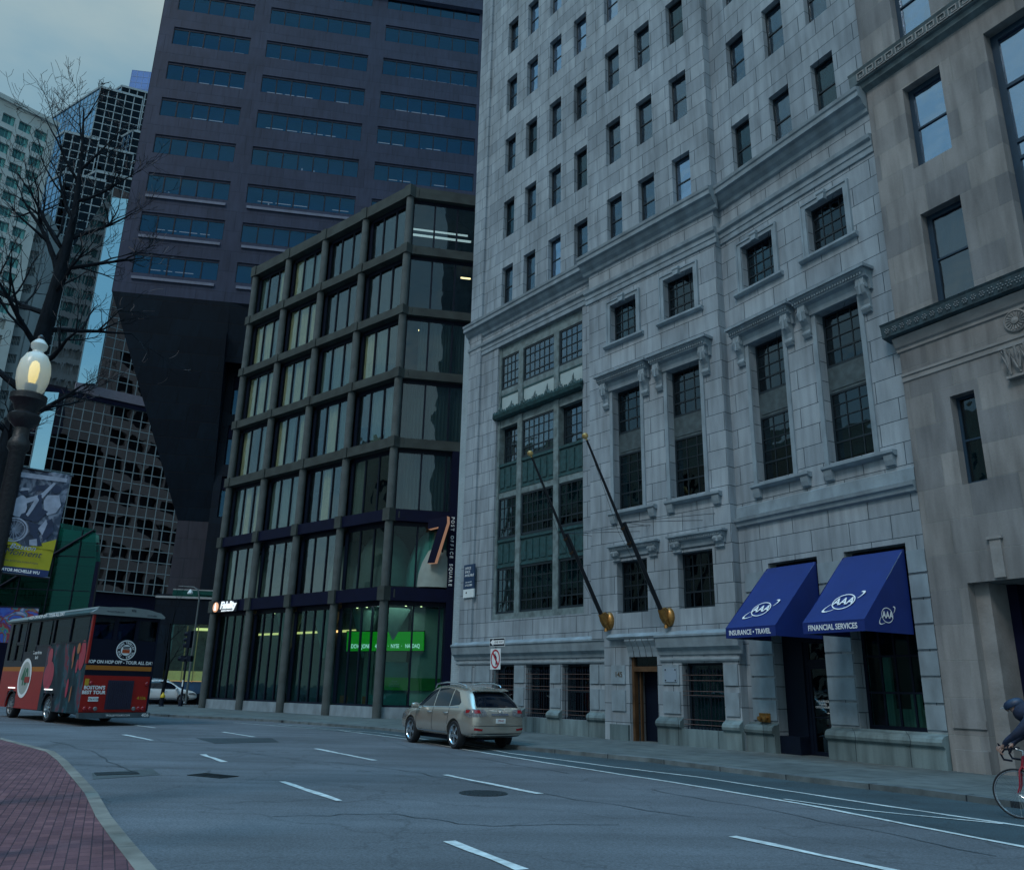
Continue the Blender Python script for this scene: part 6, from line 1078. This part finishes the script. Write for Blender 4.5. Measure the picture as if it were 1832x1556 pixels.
for t in range(9): a = t * PI / 9; flat(b, [(.15 + .1 * math.cos(a) - .002, 2.98 + .1 * math.sin(a)), (.15 + .1 * math.cos(a) + .002, 2.98 + .1 * math.sin(a)), (.15 - .1 * math.cos(a) + .002, 2.98 - .1 * math.sin(a)), (.15 - .1 * math.cos(a) - .002, 2.98 - .1 * math.sin(a))], -.022)
flat(b, [(.07, 3.12), (.2, 3.1), (.215, 3.2), (.19, 3.3), (.15, 3.33), (.1, 3.28), (.06, 3.2)]); flat(b, [(.19, 3.3), (.3, 3.36), (.39, 3.5), (.41, 3.49), (.33, 3.33), (.2, 3.25)], -.021)
flat(b, [(.36, 3.36), (.46, 3.38), (.5, 3.28), (.47, 3.2), (.4, 3.16), (.36, 3.22), (.34, 3.3)]); flat(b, [(.27, 3.34), (.3, 3.3), (.27, 3.2), (.24, 3.12), (.22, 3.14), (.25, 3.25)], -.023); flat(b, [(.35, 3.02), (.4, 3.12), (.42, 3.08), (.4, 2.96)], -.023); flat(b, [(.12, 3.36), (.2, 3.385), (.19, 3.4), (.13, 3.4)], -.026)
flat(b, [(.3, 2.9), (.36, 2.92), (.38, 2.85), (.31, 2.85)], -.023); flat(b, [(.08, 3.5), (.5, 3.52), (.5, 3.56), (.08, 3.55)], -.019)
b.build('print_light_shapes', LG, ba)
b = MB()
for x, z, r_ in ((.155, 3.36, .035), (.43, 3.43, .042)): disc(b, 0, r_, x, z, -.024, 20)
flat(b, [(.17, 3.1), (.33, 3.08), (.4, 3.2), (.34, 3.22), (.31, 3.36), (.28, 3.35), (.27, 3.2), (.18, 3.14)], -.0215); flat(b, [(.25, 3.08), (.36, 3.06), (.45, 3.14), (.49, 3.02), (.42, 2.9), (.38, 3.0), (.3, 2.95)], -.0212); flat(b, [(.24, 3.44), (.33, 3.46), (.33, 3.4), (.25, 3.39)], -.0212); flat(b, [(.3, 2.97), (.34, 3.0), (.42, 2.86), (.38, 2.85)], -.0225)
b.build('print_dark_shapes', MG, ba)
txt('Boston', .07, mat('white blue print', (0.3, 0.4, 0.55), 0.7, var=0), ba, WM[ba] @ T3((.26, -.03, 2.82)), 'lettering', .001, 1.1, shear=.3); txt('Moment', .085, MG, ba, WM[ba] @ T3((.27, -.032, 2.765)), 'lettering', .001, 1.1, shear=.3); txt('129th BOSTON MARATHON', .024, MG, ba, WM[ba] @ T3((.27, -.03, 2.68)), 'lettering', .001); txt('MAYOR MICHELLE WU', .04, WLETTER, ba, WM[ba] @ T3((.28, -.03, 2.593)), 'lettering', .001, .85, bold=.001)
b = MB(); b.tube([(-.02, 0, 3.6), (.55, 0, 3.6)], .012, 6); b.tube([(-.02, 0, 2.56), (.55, 0, 2.56)], .012, 6); b.build('banner_arm', PK, ba)

BARK = mat('dark bark', (0.007, 0.011, 0.016), 0.95, spec=0.1, var=0.45, scale=14, bump=0.9, bscale=30, stretch=(1, 1, 0.3)); TWIG = mat('dark twig', (0.009, 0.014, 0.02), 0.9, spec=0.1, var=0.3); TIP = mat('paler twig tips', (0.12, 0.1, 0.1), 0.85)
def tree(name, label, pts, rs, limbs, seed, depth=4, spread=1.0):
    t = thing(name, label, 'tree', T3(pts[0])); o = Vector(pts[0]); r = random.Random(seed)
    b = MB(); b.tube([Vector(p) - o for p in pts], rs, 12); b.build('trunk', BARK, t, smooth=True); lb, tw, tp = MB(), MB(), MB()
    def grow(p, d, L, r0, lev):
        n = 5 if lev < 2 else 4; P = [p]; R_ = [r0]; dd = d.normalized(); kids = []
        for i in range(n):
            dd = (dd + Vector((r.uniform(-1, 1), r.uniform(-1, 1), r.uniform(-.5, 1.0))) * (.16 + .05 * lev)).normalized(); P.append(P[-1] + dd * L / n); R_.append(max(r0 * (1 - .75 * (i + 1) / n), 0.003)); kids.append((P[-1], dd.copy(), R_[-1]))
        (lb if lev == 0 else (tw if lev < 3 else (tp if r.random() < .25 else tw))).tube(P, R_, 7 if lev == 0 else (5 if lev == 1 else 3), cap=False)
        if lev >= depth: return
        for i, (q, dq, rq) in enumerate(kids):
            for _ in range(1 if r.random() < .75 else 2):
                if r.random() < (.5 if i == 0 else .14): continue
                a = Vector((r.uniform(-1, 1), r.uniform(-1, 1), r.uniform(-.5, .8))); nd = (dq * .9 + a.normalized() * .85).normalized(); grow(q, nd, L * r.uniform(.42, .66), min(rq * .75, r0 * .5), lev + 1)
    for (k, d, L, r0) in limbs:
        i = int(k); f = k - i; p = Vector(pts[i]).lerp(Vector(pts[min(i + 1, len(pts) - 1)]), f) - o; grow(p, Vector(d), L * spread * (0.72 if d[0] > .4 else 1.0), r0 * .85, 0)
    if lb.f: lb.build('limbs', BARK, t, smooth=True)
    tag(tw.build('twigs', TWIG, t), kind='stuff'); tp.f and tag(tp.build('twig_tips', TIP, t), kind='stuff'); return t
r = random.Random(3); TPTS = [(-7.0, 10.95, SZ), (-6.98, 10.97, 2.4), (-6.96, 10.98, 4.65), (-6.9, 11.03, 6.0), (-6.83, 11.06, 7.29), (-6.78, 11.05, 8.4), (-6.86, 11.05, 9.5), (-6.95, 11.0, 10.3)]
LM = [(2.3, (1, .2, .5), 1.5, .06), (2.6, (-1, .1, .6), 1.7, .07), (2.9, (.8, -.3, .3), 1.6, .06), (3.1, (-.6, -.6, .9), 1.6, .055), (3.35, (1, .3, .25), 1.9, .05), (3.55, (-1, .3, .5), 1.8, .055), (3.8, (.9, -.5, .5), 1.5, .045), (4.0, (-.7, .2, 1.3), 2.0, .06), (4.15, (1, .1, .35), 1.9, .045), (4.4, (-.8, -.3, .7), 1.5, .045), (4.6, (.8, .2, .7), 1.7, .04),
      (4.9, (-.5, .3, 1.1), 1.8, .04), (5.2, (.7, .3, .5), 1.5, .035), (5.5, (-.5, -.3, .9), 1.5, .03), (5.7, (.6, 0, 1), 1.4, .03), (6.2, (-.5, .3, 1.4), 1.1, .02), (6.7, (.5, 0, 1.3), 0.9, .016), (2.1, (-.8, -.8, .7), 1.6, .05), (2.0, (.5, -1, .5), 1.2, .04)]
tree('bare_tree', 'tall bare street tree with a dark trunk rising behind the acorn lamp at left', TPTS, [.25, .21, .165, .125, .09, .05, .024, .01], LM, 12, 3, .85)
tree('bare_tree', 'small bare tree by the podium wall just right of the tour bus', [(-22.6, 56.5, SZ), (-22.5, 56.6, 2.5), (-22.6, 56.5, 4.5), (-22.5, 56.5, 6.2)], [.12, .1, .07, .03], [(1, (.5, 0, 1), 2.4, .05), (1.3, (-.5, .1, 1), 2.6, .05), (1.8, (.6, .2, .9), 2.2, .04), (2.2, (-.5, 0, .9), 2.0, .035), (2.6, (.3, 0, 1), 1.8, .03), (2.9, (-.2, 0, 1), 1.6, .025)], 5, 2)

# ================================================================ CYCLIST
FCY = Fr(7.86, 12.56, RZ, 135)
BK = thing('road_bicycle', 'red steel road bicycle with drop handlebars in the bike lane at the right edge', 'bicycle', FCY)
CRED = mat('crimson frame paint', (0.3, 0.01, 0.03), 0.3, var=0.05, coat=0.5)
for x in (.5, -.5):
    Mw = FCY @ T3((x, 0, .34)) @ Matrix.Rotation(PI / 2, 4, 'X'); b = MB(); n = 40; [b.tube([(.33 * math.cos(2 * PI * i / n), .33 * math.sin(2 * PI * i / n), 0), (.33 * math.cos(2 * PI * (i + 1) / n), .33 * math.sin(2 * PI * (i + 1) / n), 0)], .0135, 6, cap=False) for i in range(n)]; w_ = b.build('wheel', RUBBER, BK, Mw, smooth=True)
    b = MB(); [b.tube([(.312 * math.cos(2 * PI * i / n), .312 * math.sin(2 * PI * i / n), 0), (.312 * math.cos(2 * PI * (i + 1) / n), .312 * math.sin(2 * PI * (i + 1) / n), 0)], .011, 6, cap=False) for i in range(n)]; b.build('rim', CHROME, w_, smooth=True)
    b = MB(); [b.tube([(.02 * math.cos(a + .5), .02 * math.sin(a + .5), s * .025), (.305 * math.cos(a), .305 * math.sin(a), 0)], .0012, 3, cap=False) for k in range(28) for a, s in ((2 * PI * k / 28, 1 if k % 2 else -1),)]; b.lathe([(.018, -.04), (.018, .04)], 10); b.build('spokes', CHROME, w_)
HT_, HB, BB, ST_, RH = (.37, 0, .86), (.40, 0, .72), (-.03, 0, .28), (-.2, 0, .84), (-.5, 0, .34)
b = MB(); b.tube([HT_, ST_], .015, 8); b.tube([HB, BB], .018, 8); b.tube([ST_, BB], .016, 8); b.tube([HT_, HB], .019, 8); [b.tube([ST_, (-.5, s * .06, .34)], .009, 6) for s in (-1, 1)]; [b.tube([BB, (-.5, s * .06, .34)], .01, 6) for s in (-1, 1)]; b.build('frame', CRED, BK, smooth=True)
b = MB(); [b.tube([(HB[0], s * .03, HB[2]), (.43, s * .055, .66), (.455, s * .055, .45), (.5, s * .055, .34)], [.012, .013, .011, .008], 8) for s in (-1, 1)]; b.build('fork', CRED, BK, smooth=True); b = MB(); [b.lathe([(.02, -.012), (.02, .012)], 8, T3((.5, s * .06, .34)) @ Matrix.Rotation(PI / 2, 4, 'X')) for s in (-1, 1)]; b.each('quick_release', CHROME, BK)
b = MB(); b.tube([HT_, (.36, 0, .93), (.46, 0, .96)], .014, 8); b.build('stem', CHROME, BK, smooth=True)
b = MB(); b.tube([(.46, -.2, .96), (.46, .2, .96)], .014, 8); [b.tube([(.46, s * .2, .96), (.55, s * .21, .95), (.6, s * .21, .88), (.57, s * .215, .81), (.46, s * .22, .8)], .016, 8) for s in (-1, 1)]; [b.tube([(.57, s * .21, .95), (.62, s * .21, 1.03), (.6, s * .21, .88)], [.02, .012, .006], 6) for s in (-1, 1)]; b.build('handlebar', DARK, BK, smooth=True)
b = MB(); b.tube([ST_, (-.23, 0, .96)], .013, 8); b.prism([(-.38, -.07), (-.38, .07), (-.2, .04), (-.06, .015), (-.06, -.015), (-.2, -.04)], .95, .99, 'z'); b.build('saddle', DARK, BK)
b = MB(); b.lathe([(.09, .04), (.09, .05), (.02, .05)], 20, T3(BB) @ Matrix.Rotation(PI / 2, 4, 'X')); b.tube([(-.03, .07, .28), (.09, .09, .17)], .01, 6); b.tube([(-.03, -.07, .28), (-.15, -.09, .39)], .01, 6); b.box(.05, .13, .09, .19, .155, .175).box(-.19, -.11, -.19, -.09, .385, .4); b.build('crankset', CHROME, BK)
CY = thing('person', 'cyclist in a dark navy hooded jacket and helmet leaning over the handlebars', 'person', FCY)
def skin(name, V, Eg, par, mats, sub=2, root=0, pick=None):
    me = bpy.data.meshes.new(name); me.from_pydata([v[:3] for v in V], Eg, []); o = bpy.data.objects.new(name, me); COL.objects.link(o); o.modifiers.new('s', 'SKIN'); sv = me.skin_vertices[0].data
    for i, v in enumerate(V): rr_ = v[3] if hasattr(v[3], '__len__') else (v[3], v[3]); sv[i].radius = rr_; sv[i].use_root = (i == root)
    sm = o.modifiers.new('b', 'SUBSURF'); sm.levels = sm.render_levels = sub; bpy.context.view_layer.update(); m2 = evaluated(o); bpy.data.objects.remove(o); m2.name = name
    m2.materials.clear(); [m2.materials.append(q) for q in mats]; m2.polygons.foreach_set('use_smooth', [True] * len(m2.polygons))
    if pick:
        for p in m2.polygons: p.material_index = pick(p.center)
    return place(bpy.data.objects.new(name, m2), par)
SKINM = mat('light skin', (0.32, 0.2, 0.16), 0.6, var=0.1); JACK = mat('dark navy jacket', (0.009, 0.018, 0.045), 0.85, var=0.35, scale=9, bump=0.5, bscale=14)
V = [(-.27, 0, 1.02, (.15, .13)), (-.16, 0, 1.14, (.16, .15)), (.0, 0, 1.28, (.18, .16)), (.14, 0, 1.38, (.18, .15)), (.24, 0, 1.45, .065), (.3, 0, 1.5, .078), (.38, 0, 1.53, .09), (.4, 0, 1.55, .087), (.455, 0, 1.49, .035),
     (.17, .2, 1.36, .08), (.33, .27, 1.18, .062), (.5, .25, 1.06, .04), (.55, .225, .99, .03), (.58, .215, .97, .033), (.17, -.2, 1.36, .08), (.33, -.27, 1.18, .062), (.5, -.25, 1.06, .04), (.55, -.225, .99, .03), (.58, -.215, .97, .033),
     (-.24, .1, .98, .105), (.05, .13, .84, .085), (.17, .13, .72, .063), (.08, .12, .48, .052), (.0, .12, .24, .038), (.04, .13, .2, .04), (.17, .13, .18, .03),
     (-.24, -.1, .98, .105), (.06, -.13, .98, .085), (.16, -.13, .9, .063), (-.0, -.13, .66, .052), (-.16, -.13, .46, .038), (-.14, -.13, .43, .04), (-.01, -.13, .41, .03)]
Ed = [(0, 1), (1, 2), (2, 3), (3, 4), (4, 5), (5, 6), (6, 7), (7, 8), (3, 9), (9, 10), (10, 11), (11, 12), (12, 13), (3, 14), (14, 15), (15, 16), (16, 17), (17, 18), (0, 19), (19, 20), (20, 21), (21, 22), (22, 23), (23, 24), (24, 25), (0, 26), (26, 27), (27, 28), (28, 29), (29, 30), (30, 31), (31, 32)]
skin('body', V, Ed, CY, [JACK, SKINM, DARK], 2, 0, lambda c: 1 if (c.x > .53 and c.z < 1.02) or (c.x > .33 and c.z > 1.42) else (2 if c.z < .25 and c.y > 0 or (c.z < .47 and c.y < -.05 and c.x < .05) else 0))
for s in (1, -1):
    for k in range(4):
        y = s * (.21 - .0 * k); x = .575 - .017 * k; z = .985 - .005 * k; b = MB(); b.tube([(x + .02, y - s * .0, z), (x + .06, y + s * (.03), z - .01 - .012 * k), (x + .065, y + s * .03, z - .045 - .012 * k), (x + .035, y + s * .01, z - .06 - .01 * k)], [.0095, .009, .008, .006], 7); b.build('finger', SKINM, CY, smooth=True)
    b = MB(); b.tube([(.56, s * .19, .99), (.58, s * .17, .965), (.585, s * .175, .935)], [.011, .01, .007], 7); b.build('thumb', SKINM, CY, smooth=True)
b = MB(); b.lathe([(.115, 0), (.125, .02), (.12, .07), (.09, .115), (.04, .135), (.005, .138)], 20, T3((.375, 0, 1.55)) @ Matrix.Rotation(rad(24), 4, 'Y') @ Matrix.Diagonal((1.2, .9, .85, 1))); b.build('helmet', mat('dark blue helmet', (0.012, 0.03, 0.07), 0.5, var=0.3, scale=10), CY, smooth=True)
b = MB(); b.tube([(.47, -.05, 1.54), (.57, 0, 1.52), (.47, .05, 1.54)], .008, 5); b.build('helmet_peak', mat('pale peak', (0.3, 0.35, 0.38), 0.5), CY); b = MB(); [b.lathe([(.014, -.006), (.008, .01), (.001, .012)], 8, T3((.455, s * .035, 1.515)) @ Matrix.Rotation(PI / 2, 4, 'Y')) for s in (-1, 1)]; b.each('eye', DARK, CY); b = MB(); b.tube([(.465, 0, 1.515), (.495, 0, 1.49), (.47, 0, 1.485)], [.008, .014, .01], 6); b.build('nose', SKINM, CY, smooth=True)
b = MB(); b.lathe([(.12, -.08), (.15, 0), (.14, .07), (.1, .12)], 16, T3((.26, 0, 1.47)) @ Matrix.Rotation(rad(60), 4, 'Y')); b.build('hood', JACK, CY, smooth=True)
b = MB(); n = 16; [b.tube([(.11 + .07 * math.cos(2 * PI * i / n) * .7, .13 + .07 * math.sin(2 * PI * i / n), .78 + .07 * math.cos(2 * PI * i / n) * .6), (.11 + .07 * math.cos(2 * PI * (i + 1) / n) * .7, .13 + .07 * math.sin(2 * PI * (i + 1) / n), .78 + .07 * math.cos(2 * PI * (i + 1) / n) * .6)], .009, 5) for i in range(n)]; b.build('red_leg_band', CRED, CY)

# ================================================================ BUILDINGS ACROSS THE SQUARE (out of frame, mirrored in the windows)
def context(name, label, F, W, D, H, m, stripes=False):
    t = thing(name, label, 'building', F); ops = []
    for k in range(int(H // 3.9)):
        if stripes: ops.append((0.8, W - 0.8, 3.9 * k + 2.2, 3.9 * k + 3.7, 0.3))
        else: ops += [(1.2 + 3 * i, 2.7 + 3 * i, 3.9 * k + 1.0, 3.9 * k + 3.2, 0.3) for i in range(int((W - 2) // 3))]
    w = MB(); wall(w, 0, W, 0, H, ops); w.box(0, W, 0.5, D, 0, H); w.build('wall', m, t); w = MB(); w.box(0.5, W - 0.5, 0.3, 0.4, 0.5, H - 0.3); w.build('windows', DARK, t)
    return t
context('tan_office_block', 'tan masonry office block across the square, out of frame, mirrored in the windows', Fr(-50, -25, 0, 90), 72, 20, 27, mat('tan masonry', (0.42, 0.34, 0.25), 0.8, var=0.15))
